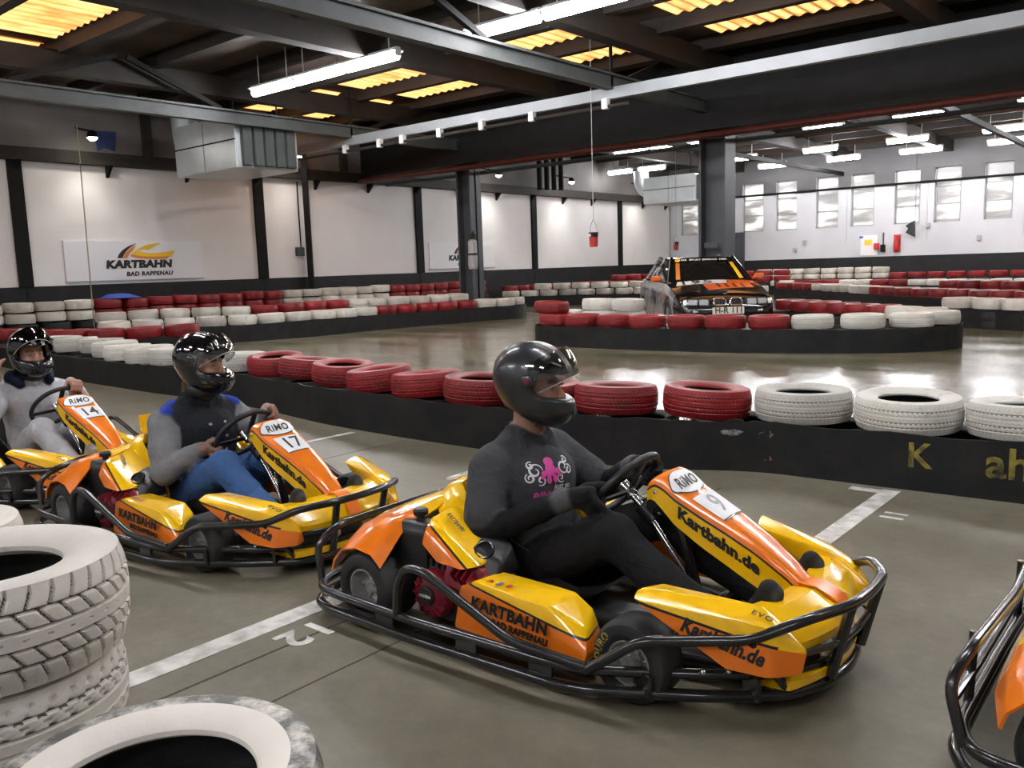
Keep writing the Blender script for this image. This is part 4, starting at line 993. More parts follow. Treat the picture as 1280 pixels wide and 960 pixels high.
KPOSE = {'9': (-2.74, 2.60, .66), '17': (-4.964, 2.409, 2.72), '14': (-6.975, 2.245, 5.64), 'next': (-.455, 2.83, 0.)}
k9 = build_kart('orange and yellow kart with grey number nine on its fairing')
KART = {'9': k9}
for key, lb in (('17', 'orange and yellow kart numbered 17 behind the foremost occupied kart'), ('14', 'orange and yellow kart numbered 14, last in the queue'), ('next', 'orange and black kart tail cut off at the lower right corner')):
    c = copy_tree(k9); c['label'] = lb; KART[key] = c
for key, (x, y, a) in KPOSE.items(): KART[key].location = (x, y, .004); KART[key].rotation_euler = (0, 0, R_(a))
kart_number(KART['9'], '9', M['grey_mark']); kart_number(KART['17'], '17', M['black_mark']); kart_number(KART['14'], '14', M['black_mark'])

_rc = next(c for c in KART['17'].children if c.name.startswith('rear_cowl'))
MB().box((0, 0, 0), (.012, .13, .19), 0, rot=Matrix.Rotation(R_(-20), 3, 'Y')).build('upright_plate', M['k_yellow'], _rc, loc=(.20, .0, .475), bevel=.003)
link('lettering', text_mesh('plate_letter', 'E', .14, M['black_mark'], .002, 0, 1, .0004, mapper=plane_map((.207, .0, .475), (0, 1, 0), (.34, 0, .94), .003)), _rc)

# ================================================================== DRIVERS
class Body:
    """Smooth union of rounded cones and ellipsoids, turned into one continuous skin (surface nets)."""
    def __init__(s): s.p = []
    def cone(s, a, b, ra, rb, col, k=.03): s.p.append(('c', np.array(a, float), np.array(b, float), ra, rb, col, k)); return s
    def chain(s, pts, rads, col, k=.03):
        for i in range(len(pts) - 1): s.cone(pts[i], pts[i + 1], rads[i], rads[i + 1], col, k)
        return s
    def ell(s, c, r, col, k=.03, R=None): s.p.append(('e', np.array(c, float), np.array(r, float), R, None, col, k)); return s
    @staticmethod
    def dist(q, P):
        if q[0] == 'c':
            a, b, ra, rb = q[1:5]; ab = b - a; L2 = max(ab @ ab, 1e-9); h = np.clip(((P - a) @ ab) / L2, 0, 1)
            return np.linalg.norm(P - a - h[..., None] * ab, axis=-1) - (ra + (rb - ra) * h)
        c, r, R = q[1], q[2], q[3]; d = P - c
        if R is not None: d = d @ R
        k0 = np.linalg.norm(d / r, axis=-1); k1 = np.linalg.norm(d / (r * r), axis=-1) + 1e-9
        return k0 * (k0 - 1) / k1
    def box(s, q):
        if q[0] == 'c': r = max(q[3], q[4]); return np.minimum(q[1], q[2]) - r, np.maximum(q[1], q[2]) + r
        r = max(q[2]); return q[1] - r, q[1] + r
    def mesh(s, name, res, material, post=None, wrinkle=0.0):
        lo = np.min([s.box(q)[0] for q in s.p], axis=0) - .04; hi = np.max([s.box(q)[1] for q in s.p], axis=0) + .04
        n = np.ceil((hi - lo) / res).astype(int) + 1; G = np.full(n, .2, np.float32)
        for q in s.p:
            a, b = s.box(q); k = q[6]; pad = k + 3 * res
            i0 = np.maximum(0, np.floor((a - pad - lo) / res).astype(int)); i1 = np.minimum(n, np.ceil((b + pad - lo) / res).astype(int) + 1)
            ax = [lo[d] + res * np.arange(i0[d], i1[d]) for d in range(3)]
            P = np.stack(np.meshgrid(*ax, indexing='ij'), -1); D = s.dist(q, P); sl = tuple(slice(i0[d], i1[d]) for d in range(3)); g = G[sl]
            h = np.maximum(k - np.abs(g - D), 0) / k; G[sl] = np.minimum(g, D) - h * h * k * .25
        if post is not None:
            ax = [lo[d] + res * np.arange(n[d]) for d in range(3)]; P = np.stack(np.meshgrid(*ax, indexing='ij'), -1); G = post(P, G)
        return nets(name, G, lo, res, material, s.p)

def nets(name, G, lo, res, material, prims=None, col=None):
    n = np.array(G.shape); S = G < 0; c = np.zeros(n - 1, int)
    offs = [(i, j, k) for i in (0, 1) for j in (0, 1) for k in (0, 1)]
    def cut(A, o): return A[o[0]:n[0] - 1 + o[0], o[1]:n[1] - 1 + o[1], o[2]:n[2] - 1 + o[2]]
    for o in offs: c += cut(S, o)
    act = (c > 0) & (c < 8); idx = -np.ones(n - 1, int); cells = np.argwhere(act); idx[act] = np.arange(len(cells))
    acc = np.zeros((len(cells), 3)); cnt = np.zeros(len(cells))
    for a in range(8):
        for b in range(a + 1, 8):
            oa, ob = np.array(offs[a]), np.array(offs[b])
            if np.abs(oa - ob).sum() != 1: continue
            ga = G[tuple((cells + oa).T)]; gb = G[tuple((cells + ob).T)]; m = (ga < 0) != (gb < 0)
            t = np.where(m, ga / np.where(m, ga - gb, 1), 0); p = oa + (ob - oa) * t[:, None]
            acc += p * m[:, None]; cnt += m
    V = (cells + acc / cnt[:, None]) * res + lo; F = []
    for ax in range(3):
        u, v = (ax + 1) % 3, (ax + 2) % 3; sl0 = [slice(None)] * 3; sl1 = [slice(None)] * 3; sl0[ax] = slice(0, -1); sl1[ax] = slice(1, None)
        A, B = S[tuple(sl0)], S[tuple(sl1)]; e = np.argwhere(A != B)
        ok = (e[:, u] > 0) & (e[:, v] > 0) & (e[:, u] < n[u] - 1) & (e[:, v] < n[v] - 1); e = e[ok]
        du = np.zeros(3, int); du[u] = 1; dv = np.zeros(3, int); dv[v] = 1
        q = np.stack([idx[tuple((e - du - dv).T)], idx[tuple((e - dv).T)], idx[tuple(e.T)], idx[tuple((e - du).T)]], 1)
        inside = A[tuple(e.T)]; q[~inside] = q[~inside][:, ::-1]; F.append(q)
    F = np.concatenate(F); F = F[(F >= 0).all(1)]
    # two rounds of smoothing along the surface
    E = np.concatenate([F[:, [0, 1]], F[:, [1, 2]], F[:, [2, 3]], F[:, [3, 0]]])
    for lam in (.5, -.3, .45):
        s = np.zeros_like(V); w = np.zeros(len(V))
        np.add.at(s, E[:, 0], V[E[:, 1]]); np.add.at(w, E[:, 0], 1); np.add.at(s, E[:, 1], V[E[:, 0]]); np.add.at(w, E[:, 1], 1)
        V = V + lam * (s / np.maximum(w, 1)[:, None] - V)
    me = bpy.data.meshes.new(name); me.from_pydata(V.tolist(), [], F.tolist())
    me.materials.append(material); me.polygons.foreach_set('use_smooth', [True] * len(F))
    if prims is not None or col is not None:
        if prims is not None:
            W = np.zeros(len(V)); Cc = np.zeros((len(V), 3)); D = np.stack([Body.dist(q, V) for q in prims], 1); D -= D.min(1, keepdims=True)
            wt = np.exp(-D / .0025); wt /= wt.sum(1, keepdims=True)
            cols = [q[5] for q in prims]
            if any(callable(c_) for c_ in cols):
                Cc = sum(wt[:, [i]] * (c_(V) if callable(c_) else np.array(c_)) for i, c_ in enumerate(cols))
            else: Cc = wt @ np.array(cols)
        else: Cc = col(V)
        at = me.color_attributes.new('Col', 'FLOAT_COLOR', 'POINT'); at.data.foreach_set('color', np.concatenate([Cc, np.ones((len(V), 1))], 1).ravel().astype(np.float32))
    me.update(); return me

M['cloth'] = attr_mat('driver_clothing', .85)
M['h_dark'] = mat('dark_grey_helmet_shell', (0.020, 0.021, 0.024), 0.3, coat=0.35)
M['h_gloss'] = mat('gloss_black_helmet', (0.006, 0.006, 0.007), 0.1, coat=0.9)
def glint_fleck_mat():
    m, nt, b = new_mat('black_helmet_with_painted_glints_and_flecks'); N = nt.nodes; Lk = nt.links
    tc = N.new('ShaderNodeTexCoord'); mp = N.new('ShaderNodeMapping'); mp.inputs['Scale'].default_value = (16, 26, 11); mp.inputs['Rotation'].default_value = (.3, .5, .2)
    v = N.new('ShaderNodeTexVoronoi'); v.distance = 'CHEBYCHEV'; Lk.new(tc.outputs['Object'], mp.inputs['Vector']); Lk.new(mp.outputs[0], v.inputs['Vector']); v.inputs['Scale'].default_value = 1.0
    r = N.new('ShaderNodeValToRGB'); e = r.color_ramp.elements; r.color_ramp.interpolation = 'CONSTANT'; e[0].position = 0; e[0].color = (.75, .75, .77, 1); e[1].position = .33; e[1].color = (.01, .01, .012, 1)  # pale shards paint specular reflections together with a fleck pattern
    sz = N.new('ShaderNodeSeparateXYZ'); Lk.new(tc.outputs['Object'], sz.inputs[0]); lt = N.new('ShaderNodeMath'); lt.operation = 'LESS_THAN'; lt.inputs[1].default_value = .065; Lk.new(sz.outputs['Z'], lt.inputs[0]); ad = N.new('ShaderNodeMath'); ad.operation = 'ADD'; Lk.new(v.outputs['Distance'], ad.inputs[0]); Lk.new(lt.outputs[0], ad.inputs[1]); Lk.new(ad.outputs[0], r.inputs['Fac']); Lk.new(r.outputs['Color'], b.inputs['Base Color']); b.inputs['Roughness'].default_value = .2; b.inputs['Coat Weight'].default_value = .6
    return m
M['h_glint_fleck'] = glint_fleck_mat()
def visor_mat(name, tint, mixf):
    m = bpy.data.materials.new(name); m.use_nodes = True; nt = m.node_tree; N = nt.nodes
    out = N['Material Output']; N.remove(N['Principled BSDF'])
    t = N.new('ShaderNodeBsdfTransparent'); t.inputs[0].default_value = (*tint, 1); g = N.new('ShaderNodeBsdfGlossy'); g.inputs['Roughness'].default_value = .06; g.inputs[0].default_value = (.9, .9, .9, 1)
    lw = N.new('ShaderNodeLayerWeight'); lw.inputs[0].default_value = .35; fr = N.new('ShaderNodeMath'); fr.operation = 'POWER'; fr.inputs[1].default_value = 3.0; nt.links.new(lw.outputs['Facing'], fr.inputs[0]); mx = N.new('ShaderNodeMixShader'); ad = N.new('ShaderNodeMath'); ad.operation = 'ADD'; ad.inputs[1].default_value = mixf
    nt.links.new(fr.outputs[0], ad.inputs[0]); nt.links.new(ad.outputs[0], mx.inputs[0]); nt.links.new(t.outputs[0], mx.inputs[1]); nt.links.new(g.outputs[0], mx.inputs[2]); nt.links.new(mx.outputs[0], out.inputs[0])
    return m
M['visor'] = visor_mat('clear_visor', (.80, .79, .77), .10)
M['visor_dark'] = visor_mat('smoked_visor', (.12, .11, .11), .08)
SKIN, SKIN2 = (.50, .27, .19), (.40, .17, .13)

def frame(yaw, pitch):
    """Head axes: forward, left, up."""
    R = Matrix.Rotation(R_(yaw), 3, 'Z') @ Matrix.Rotation(R_(pitch), 3, 'Y')
    return [np.array(R @ Vector(v)) for v in ((1, 0, 0), (0, 1, 0), (0, 0, 1))]

def head_prims(B, c, fr, hood=(.01, .01, .01)):
    f, l, u = fr; c = np.array(c, float); R = np.stack([f, l, u], 1)
    B.ell(c, (.092, .074, .112), SKIN, .02, R); B.ell(c + f * .034 - u * .055, (.062, .056, .062), SKIN, .02, R)
    B.cone(c + f * .094 + u * .016, c + f * .118 - u * .022, .009, .0145, SKIN, .012)
    for s in (-1, 1):
        B.cone(c + f * .108 - u * .026 + l * s * .004, c + f * .108 - u * .026 + l * s * .014, .008, .007, SKIN, .008)
        B.ell(c + f * .074 + l * s * .031 + u * .012, (.013, .015, .012), (.34, .27, .24), .003, R); B.ell(c + f * .0835 + l * s * .031 + u * .012, (.0055, .0065, .0065), (.03, .02, .015), .001, R)
        B.cone(c + f * .083 + l * s * .014 + u * .034, c + f * .074 + l * s * .05 + u * .036, .008, .006, (.09, .05, .03), .008)
        B.ell(c + f * .06 + l * s * .042 - u * .028, (.026, .022, .02), (.55, .27, .20), .015, R)
    B.cone(c + f * .094 - u * .058 + l * .02, c + f * .094 - u * .058 - l * .02, .0085, .0085, SKIN2, .006)

def helmet_mesh(name, material):
    """Full-face helmet in head axes (x forward, y left, z up), with a face opening and hollow inside."""
    res = .0052; lo = np.array([-.21, -.18, -.20]); n = ((np.array([.24, .18, .22]) - lo) / res).astype(int)
    P = np.stack(np.meshgrid(*[lo[d] + res * np.arange(n[d]) for d in range(3)], indexing='ij'), -1)
    def el(c, r): return Body.dist(('e', np.array(c), np.array(r), None, None, None, 0), P)
    def smin(a, b, k): h = np.maximum(k - np.abs(a - b), 0) / k; return np.minimum(a, b) - h * h * k * .25
    def smax(a, b, k): return -smin(-a, -b, k)
    D = smin(el((-.012, 0, .028), (.158, .128, .140)), el((.045, 0, -.085), (.128, .112, .078)), .07)
    x, y, z = P[..., 0], P[..., 1], P[..., 2]
    D = D - .004 * np.exp(-((np.abs(y) - .03) / .008) ** 2) * (z > .06)                       # crown ridges
    D = D + .006 * np.exp(-((z + .105 + .1 * (x - .1)) / .012) ** 2) * (x > .08) * (np.abs(y) < .05)   # chin vents
    D = smax(D, -el((-.005, 0, .0), (.112, .092, .118)), .01)
    neck = -(smax(np.sqrt((x + .01) ** 2 * .8 + y * y) - .088, z + .06, .02)); D = smax(D, neck, .015)
    D = smax(D, -z - .165, .01)
    op = smax(smax(np.abs(z - .012 + .10 * (x - .1)) - .046, .035 - x, .03), np.abs(y) - .125, .02); D = smax(D, -op, .012)
    return nets(name, D, lo, res, material)

HELMET = {}
def put_helmet(root, c, fr, key, visor_up, visor_m, extra=None):
    if key not in HELMET: HELMET[key] = helmet_mesh('helmet_' + key, M[key])
    f, l, u = fr; Rm = Matrix(((f[0], l[0], u[0]), (f[1], l[1], u[1]), (f[2], l[2], u[2])))
    h = link('helmet', HELMET[key], root); h.matrix_local = Matrix.Translation(Vector(c)) @ Rm.to_4x4()
    up = R_(visor_up); rings = []
    for e in np.linspace(R_(-22), R_(22), 10):
        r = []
        for a in np.linspace(R_(-78), R_(78), 27):
            px, py, pz = .186 * math.cos(e) * math.cos(a) - .006, .139 * math.cos(e) * math.sin(a), .158 * math.sin(e)
            r.append((px * math.cos(up) - pz * math.sin(up) + .0, py, px * math.sin(up) + pz * math.cos(up) + .025))
        rings.append(r)
    mb = MB(); mb.loft(rings, closed_ring=False); me = solid_mesh(mb, 'visor', [visor_m], .0025, 60); vo = link('visor', me, h); MB().tube(rings[0], .0022, 6).build('visor_rim', M['grey_mark'], vo, smooth=40)  # thin pale tube on the lower edge stands in for a highlight
    for s in (-1, 1): MB().lathe([(.001, .010), (.02, .009), (.026, .004), (.028, -.008)], 20, axis='Y').build('visor_pivot', M[key], h, smooth=40, loc=(.012, s * .136, .03), rot=(0 if s > 0 else math.pi, 0, 0))
    # brow vents and trim
    for s in (-1, 1): MB().prism([(.0, .0), (.05, .008), (.055, .02), (.01, .016)], 'Y', -.004, .004).build('brow_vent', M['black'], h, loc=(.075, s * .085, .098), rot=(R_(-s * 32), R_(16), R_(s * 8)))
    MB().box((0, 0, 0), (.012, .06, .022)).build('chin_vent', M['black'], h, loc=(.168, 0, -.088), rot=(0, R_(-12), 0), bevel=.004)
    return h

WC, WN, WU, WL = np.array((1.06, .015, .53)), np.array(Vector((.76, 0, -.65)).normalized()), np.array(Vector((.65, 0, .76)).normalized()), np.array((0., 1., 0.))
def grip(B, ang, col, point=False, side=1, gk=1.0):
    """Hand closed on the steering wheel rim at an angle (0 = driver's left, 90 = top); returns the wrist."""
    a = R_(ang); rad = WL * math.cos(a) + WU * math.sin(a); tan = -WL * math.sin(a) + WU * math.cos(a); G = WC + rad * .16; D = -WN; rho = .0145 + .0105 * gk
    def at(ph, t, r=rho): return G + (rad * math.cos(R_(ph)) + D * math.sin(R_(ph))) * r + tan * t
    wrist = G + rad * .03 + D * .10 - np.array((0, 0, .05))
    kn = []
    for i in range(4):
        t = (i - 1.5) * .0215 * gk * side; k = at(38, t, rho + .012); kn.append(k)
        L = [1.0, 1.08, 1.02, .82][i]
        if point and i == 3 or (point and i == 2 and False):
            B.chain([k, k + WN * .035 + rad * .012, k + WN * .07 + rad * .012 + WU * .004, k + WN * .095 + rad * .004], [.0125 * gk, .0115 * gk, .0105 * gk, .0095 * gk], col, .004)
        else: B.chain([k, at(-18, t), at(-80, t), at(-80 - 62 * L, t)], [.0125 * gk, .0115 * gk, .0105 * gk, .0095 * gk], col, .004)
    for i, k in enumerate(kn): B.cone(wrist + D * -.01 + tan * (i - 1.5) * .008 * side, k, .025 * gk, .0155 * gk, col, .014)
    th0 = wrist * .45 + kn[3] * .55 + D * .012 - rad * .018
    B.chain([wrist * .7 + kn[3] * .3, th0 - rad * .012, at(125, .045 * side, rho + .004), at(165, .062 * side, rho)], [.020 * gk, .0165 * gk, .0130 * gk, .011 * gk], col, .008)
    return wrist

def leg(B, hip, knee, ankle, toe, col, shoe, sole, r=(.102, .080, .068, .05)):
    hip, knee, ankle, toe = (np.array(p, float) for p in (hip, knee, ankle, toe))
    mid = (hip + knee) / 2 + np.array((0, 0, .012)); calf = knee * .62 + ankle * .38 - np.array((.0, 0, .02))
    B.chain([hip, mid, knee], [r[0], .092, r[1]], col, .03); B.chain([knee, calf, ankle], [r[1] - .006, r[2], r[3] + .006], col, .025)
    # folds behind the knee and bunching at the ankle
    B.ell(knee + np.array((-.01, 0, .004)), (.078, .074, .078), col, .02)
    d = toe - ankle; heel = ankle - d * .30 + np.array((.0, 0, -.035)); ball = ankle + d * .62 + np.array((.018, 0, -.012))
    B.chain([ankle, ankle + d * .35], [.043, .04], shoe, .02); B.chain([heel + np.array((-.01, 0, 0)), ball, toe], [.034, .042, .033], shoe, .02)
    off = np.array((.026, 0, -.012)); B.chain([heel + off * .8, ball + off, toe + off * .7], [.026, .036, .027], sole, .006)

def shade(c, k): return tuple(min(1, q * k) for q in c)

def make_driver(label, kart, dx, head, fr, hk, visor, col, arms, wristc, legs_dx=0.0, hood=None, vest=None, right_free=None, point=False, dyk=0.0):
    """col: dict of cloth colours. The figure sits in kart coordinates and shares the kart's placement."""
    B = Body(); X = dx; hc = np.array(head, float)
    tor, slv, pan, glove = col['torso'], col['sleeve'], col['pants'], col['glove']
    B.ell((.665, 0, .20), (.135, .172, .115), pan, .04)
    B.ell((.675 + X * .3, 0, .315), (.142, .178, .14), tor, .05)
    B.ell((.65 + X * .7, 0, .46), (.146, .192, .165), tor, .06)
    B.ell((.675 + X * .9, 0, .535), (.118, .165, .11), tor, .05)
    B.cone((.605 + X, -.15, .60), (.605 + X, .15, .60), .082, .082, tor, .05)
    B.cone((.615 + X, -.065, .665), (.615 + X, .065, .665), .062, .062, tor, .05)
    nb = np.array((.62 + X, 0, .65)); B.cone(nb, hc + np.array((-.02, 0, -.06)), .06, .064, col.get('neck', SKIN), .02)
    B.chain([(.70 + X, 0, .665), (.665 + X, -.07, .695), (.60 + X, -.085, .715), (.55 + X, 0, .715), (.60 + X, .085, .715), (.665 + X, .07, .695), (.70 + X, 0, .665)], [.014] * 7, shade(tor, .8), .012)
    head_prims(B, hc, fr)
    if hood: B.chain([(.53 + X, -.10, .655), (.50 + X, 0, .665), (.53 + X, .10, .655)], [.045, .055, .045], tor, .03); B.cone((.64 + X, -.09, .64), (.68 + X, -.02, .585), .035, .03, tor, .03); B.cone((.64 + X, .09, .64), (.68 + X, .02, .585), .035, .03, tor, .03)
    if col.get('hair'): B.ell(hc + np.array((-.085, 0, -.115)), (.055, .085, .085), col['hair'], .02)
    if col.get('lining'):
        for s in (-1, 1): B.chain([(.56 + X, s * .05, .72), (.63 + X, s * .115, .715), (.70 + X, s * .10, .68)], [.04, .045, .03], col['lining'], .015)
    # folds across the front of the shirt
    for k, (za, zb) in enumerate(((.36, .30), (.30, .27), (.42, .34))):
        B.cone((.765 + X * .5, -.09, za), (.775 + X * .5, .07, zb), .012, .010, tor, .03)
    for s, (sh, elb, an) in zip((-1, 1), arms):
        sh, elb = np.array(sh, float), np.array(elb, float)
        if an is None:
            wr = np.array(right_free['wrist'], float); hd = np.array(right_free['dir'], float); sd = np.array(right_free['side'], float)
            B.chain([wr, wr + hd * .045, wr + hd * .08], [.03, .035, .03], glove, .015)
            for i in range(4):
                o = sd * (i - 1.5) * .021; k0 = wr + hd * .085 + o; bend = np.array(right_free['curl'], float)
                B.chain([k0, k0 + hd * .032 + bend * .006, k0 + hd * .052 + bend * .022, k0 + hd * .06 + bend * .04], [.0125, .0115, .0105, .0095], glove, .004)
            B.chain([wr + hd * .03 - sd * .03, wr + hd * .06 - sd * .055, wr + hd * .085 - sd * .06], [.016, .0135, .011], glove, .006)
        else: wr = grip(B, an, glove, point and s < 0, side=s, gk=1.2 if col.get('tee') else 1.0)
        mid = sh * .3 + elb * .7 if col.get('tee') else sh * .45 + elb * .55
        if col.get('tee'):
            B.chain([sh, mid], [.086, .078], tor, .04); B.cone(mid * .85 + sh * .15, mid, .080, .079, tor, .01); B.chain([mid, elb], [.056, .054], slv, .012)
        else: B.chain([sh, mid, elb], [.080, .072, .064], slv, .03)
        fa = elb * .35 + wr * .65
        ks = .88 if col.get('tee') else 1.0; B.ell(elb, (.062 * ks, .062 * ks, .062 * ks), slv, .02); B.chain([elb, fa, wr * .88 + elb * .12], [.060 * ks, .050 * ks, .041 * ks], slv, .02)
        for t in (.18, .34, .5): q = elb * (1 - t) + wr * t; B.ell(q, ((.060 - .018 * t) * ks,) * 3, slv, .010)
        B.chain([wr * .9 + elb * .1, wr], [.036, .031], wristc, .008)
        B.ell(wr * .80 + elb * .20, (.040, .040, .040), wristc, .01)
        if col.get('tee'): B.cone(wr * .90 + elb * .10, wr * .86 + elb * .14, .0445, .0455, (.10, .10, .105), .004)
        if vest and vest.get('strap'): B.cone(sh + np.array((-.02, -s * .075, .074)), sh + np.array((.03, -s * .005, .052)), .040, .038, vest['strap'], .012)
    dl = legs_dx
    leg(B, (.70, -.105, .175), (1.13 + dl, -.165, .395), (1.57 + dl, -.16, .155), (1.70 + dl * .5, -.175, .33), pan, col['shoe'], col['sole'])
    leg(B, (.70, .105, .175), (1.13 + dl, .175, .385), (1.57 + dl, .165, .155), (1.70 + dl * .5, .18, .32), pan, col['shoe'], col['sole'])
    me = B.mesh('person', .0066, M['cloth'])
    o = link('person', me); tag(o, label, 'person')
    o.location = KART[kart].location + Vector((0, dyk, 0)); o.rotation_euler = KART[kart].rotation_euler
    put_helmet(o, hc + np.array(fr[2]) * .012, fr, hk, visor[0], visor[1])
    return o

BLK = (.012, .012, .013)
fr9 = frame(20, 6)
d9 = make_driver('driver in dark grey printed T-shirt and raised-visor helmet, seated in kart nine', '9', 0.0, (.665, .0, .875), fr9, 'h_dark', (31, M['visor']),
    dict(torso=(.058, .059, .063), sleeve=(.007, .007, .008), pants=(.011, .011, .012), glove=(.013, .013, .014), shoe=(.02, .02, .02), sole=(.055, .055, .055), neck=(.30, .17, .12), tee=True),
    (((.60, -.205, .575), (.645, -.315, .355), 190), ((.61, .205, .575), (.78, .315, .42), 10)), BLK, point=True)
fr17 = frame(22, 4)
d17 = make_driver('driver in grey sweater, dark vest and blue jeans wearing glossy black helmet', '17', .07, (.745, .01, .872), fr17, 'h_gloss', (36, M['visor']),
    dict(torso=(.018, .019, .024), sleeve=(.20, .20, .205), pants=(.05, .115, .28), glove=(.30, .17, .13), shoe=(.03, .028, .025), sole=(.07, .065, .06), neck=(.10, .075, .06), hair=(.10, .06, .035)),
    (((.665, -.205, .585), (.80, -.30, .355), 212), ((.675, .205, .585), (.86, .31, .42), 40)), (.18, .18, .185), vest=dict(strap=(.02, .05, .35)))
fr14 = frame(-6, 4)
d14 = make_driver('driver in light grey hoodie with navy lining and dark helmet, seated in kart 14', '14', .07, (.745, 0, .858), fr14, 'h_glint_fleck', (48, M['visor_dark']),
    dict(torso=(.46, .455, .47), sleeve=(.46, .455, .47), pants=(.42, .415, .43), glove=(.42, .25, .19), shoe=(.20, .185, .16), sole=(.30, .28, .25), neck=(.012, .012, .013), lining=(.010, .014, .035)),
    (((.665, -.205, .585), (.86, -.36, .50), None), ((.675, .205, .585), (.86, .31, .42), 75)), (.44, .435, .45), hood=True,
    right_free=dict(wrist=(.74, -.25, .70), dir=(-.25, .35, .9), side=(.9, .1, .2), curl=(.1, .9, .2)), dyk=.035)
# small red emblem on the side of the foremost helmet
_h9 = next(c for c in d9.children if c.name.startswith('helmet'))
for _s in (-1, 1): MB().lathe([(.001, .0125), (.010, .0115)], 14, axis='Y').build('side_emblem', M['k_red'], _h9, loc=(.012, _s * .137, .03), rot=(0 if _s > 0 else math.pi, 0, 0))
# dark padding and hair that show around the necks
for o, hc, fr, nm, m in ((d17, (.745, .01, .872), fr17, 'neck_guard', M['black']), (d14, (.745, 0, .858), fr14, 'neck_guard', M['black'])):
    f, l, u = fr; Rm = Matrix(((f[0], l[0], u[0]), (f[1], l[1], u[1]), (f[2], l[2], u[2])))
    g = MB().lathe([(.080, .03), (.090, .02), (.092, .0), (.088, -.02), (.08, -.03), (.068, -.02), (.066, .02)], 28, closed=True).build(nm, m, o, smooth=60)
    g.matrix_local = Matrix.Translation(Vector(hc) + Rm @ Vector((.0, 0, -.13))) @ Rm.to_4x4()

# ---- printed motif on the T-shirt, laid on the cloth by projection
PK = 1.4
def project_print(o, mb, name, m, org, xd, yd, lift=.003, start=.07):
    me0 = o.data; bv = BVHTree.FromPolygons([v.co for v in me0.vertices], [p.vertices for p in me0.polygons])
    org, xd, yd = Vector(org), Vector(xd).normalized(), Vector(yd).normalized(); nd = xd.cross(yd).normalized(); vs = []
    for (a, b, c) in mb.v:
        p = org + xd * a * PK + yd * b * PK; h = bv.ray_cast(p + nd * start, -nd)
        q = h[0] if h[0] else p; vs.append(tuple(q + nd * (lift + c)))
    mb.v = vs; return mb.build(name, m, o, smooth=60, fix=False)
def ribbon(mb, pts, w):
    P = [Vector((p[0], p[1], 0)) for p in pts]
    L = []
    for i, p in enumerate(P):
        t = (P[min(i + 1, len(P) - 1)] - P[max(i - 1, 0)]).normalized(); n = Vector((-t.y, t.x, 0)); ww = w * (1 - .6 * abs(2 * i / (len(P) - 1) - 1)); L.append([tuple(p - n * ww), tuple(p + n * ww)])
    mb.loft(L, closed_ring=False)
def swirl(cx, cy, r, a0, turns, sx=1): return [(cx + sx * r * (1 - .75 * t) * math.cos(a0 + 2 * math.pi * turns * t), cy + r * (1 - .75 * t) * math.sin(a0 + 2 * math.pi * turns * t)) for t in np.linspace(0, 1, 22)]
org, xd, yd = (.78, -.065, .565), (.45, .89, .0), (-.25, .1, 1)
def disc(mb, cx, cy, rx, ry, n=14):
    K = 3; vs = [(cx + rx * k / K * math.cos(2 * math.pi * i / n), cy + ry * k / K * math.sin(2 * math.pi * i / n), 0) for k in range(K + 1) for i in range(n)]
    mb.add(vs, [(k * n + i, k * n + (i + 1) % n, (k + 1) * n + (i + 1) % n, (k + 1) * n + i) for k in range(K) for i in range(n)])
mb = MB()
for cx, cy, r, a0, t, sx in ((-.045, .005, .022, 0, 1.2, 1), (-.062, -.012, .014, 2, 1.3, 1), (.047, .01, .022, 3.1, 1.2, -1), (.066, .0, .015, 1, 1.2, -1), (-.032, -.022, .014, 4, 1.2, 1), (.032, -.02, .014, 4, 1.2, -1), (-.055, .022, .011, 1, 1.2, 1), (.058, .028, .011, 1, 1.2, -1)): ribbon(mb, swirl(cx, cy, r, a0, t, sx), .0032)
project_print(d9, mb, 'shirt_print', M['white_mark'], org, xd, yd, .0035)
mb = MB()
for q in ((0, .026, .015, .014), (0, .006, .016, .02), (-.018, -.004, .012, .008), (.02, .0, .013, .008), (-.008, -.022, .008, .012), (.012, -.02, .008, .012), (.028, -.012, .008, .006), (-.026, -.014, .007, .006)): disc(mb, *q)
project_print(d9, mb, 'shirt_print', M['pink_mark'], org, xd, yd, .005)
def print_text(o, body, size, m, org, xd, yd, bold=.0008, shear=.2, lift=.004):
    me = text_mesh('print_text', body, size, m, bold, shear); mb = MB(); mb.add([tuple(v.co) for v in me.vertices], [tuple(p.vertices) for p in me.polygons]); project_print(o, mb, 'shirt_print', m, org, xd, yd, lift)
print_text(d9, 'just go', .022, M['white_mark'], (.785, -.01, .497), xd, yd, .0003)
print_text(d9, 'RIMO', .032, M['pink_mark'], (.785, -.10, .475), xd, yd, .0014)
# ---- fastened vest front
PK = 1.0
mb = MB()
for k in range(4):
    for s in (-1, 1): disc(mb, .045 * s, .12 - .075 * k, .010, .007)
project_print(d17, mb, 'vest_buckles', M['grey_mark'], (.93, 0, .45), (0, 1, 0), (0, 0, 1), .004, .02)

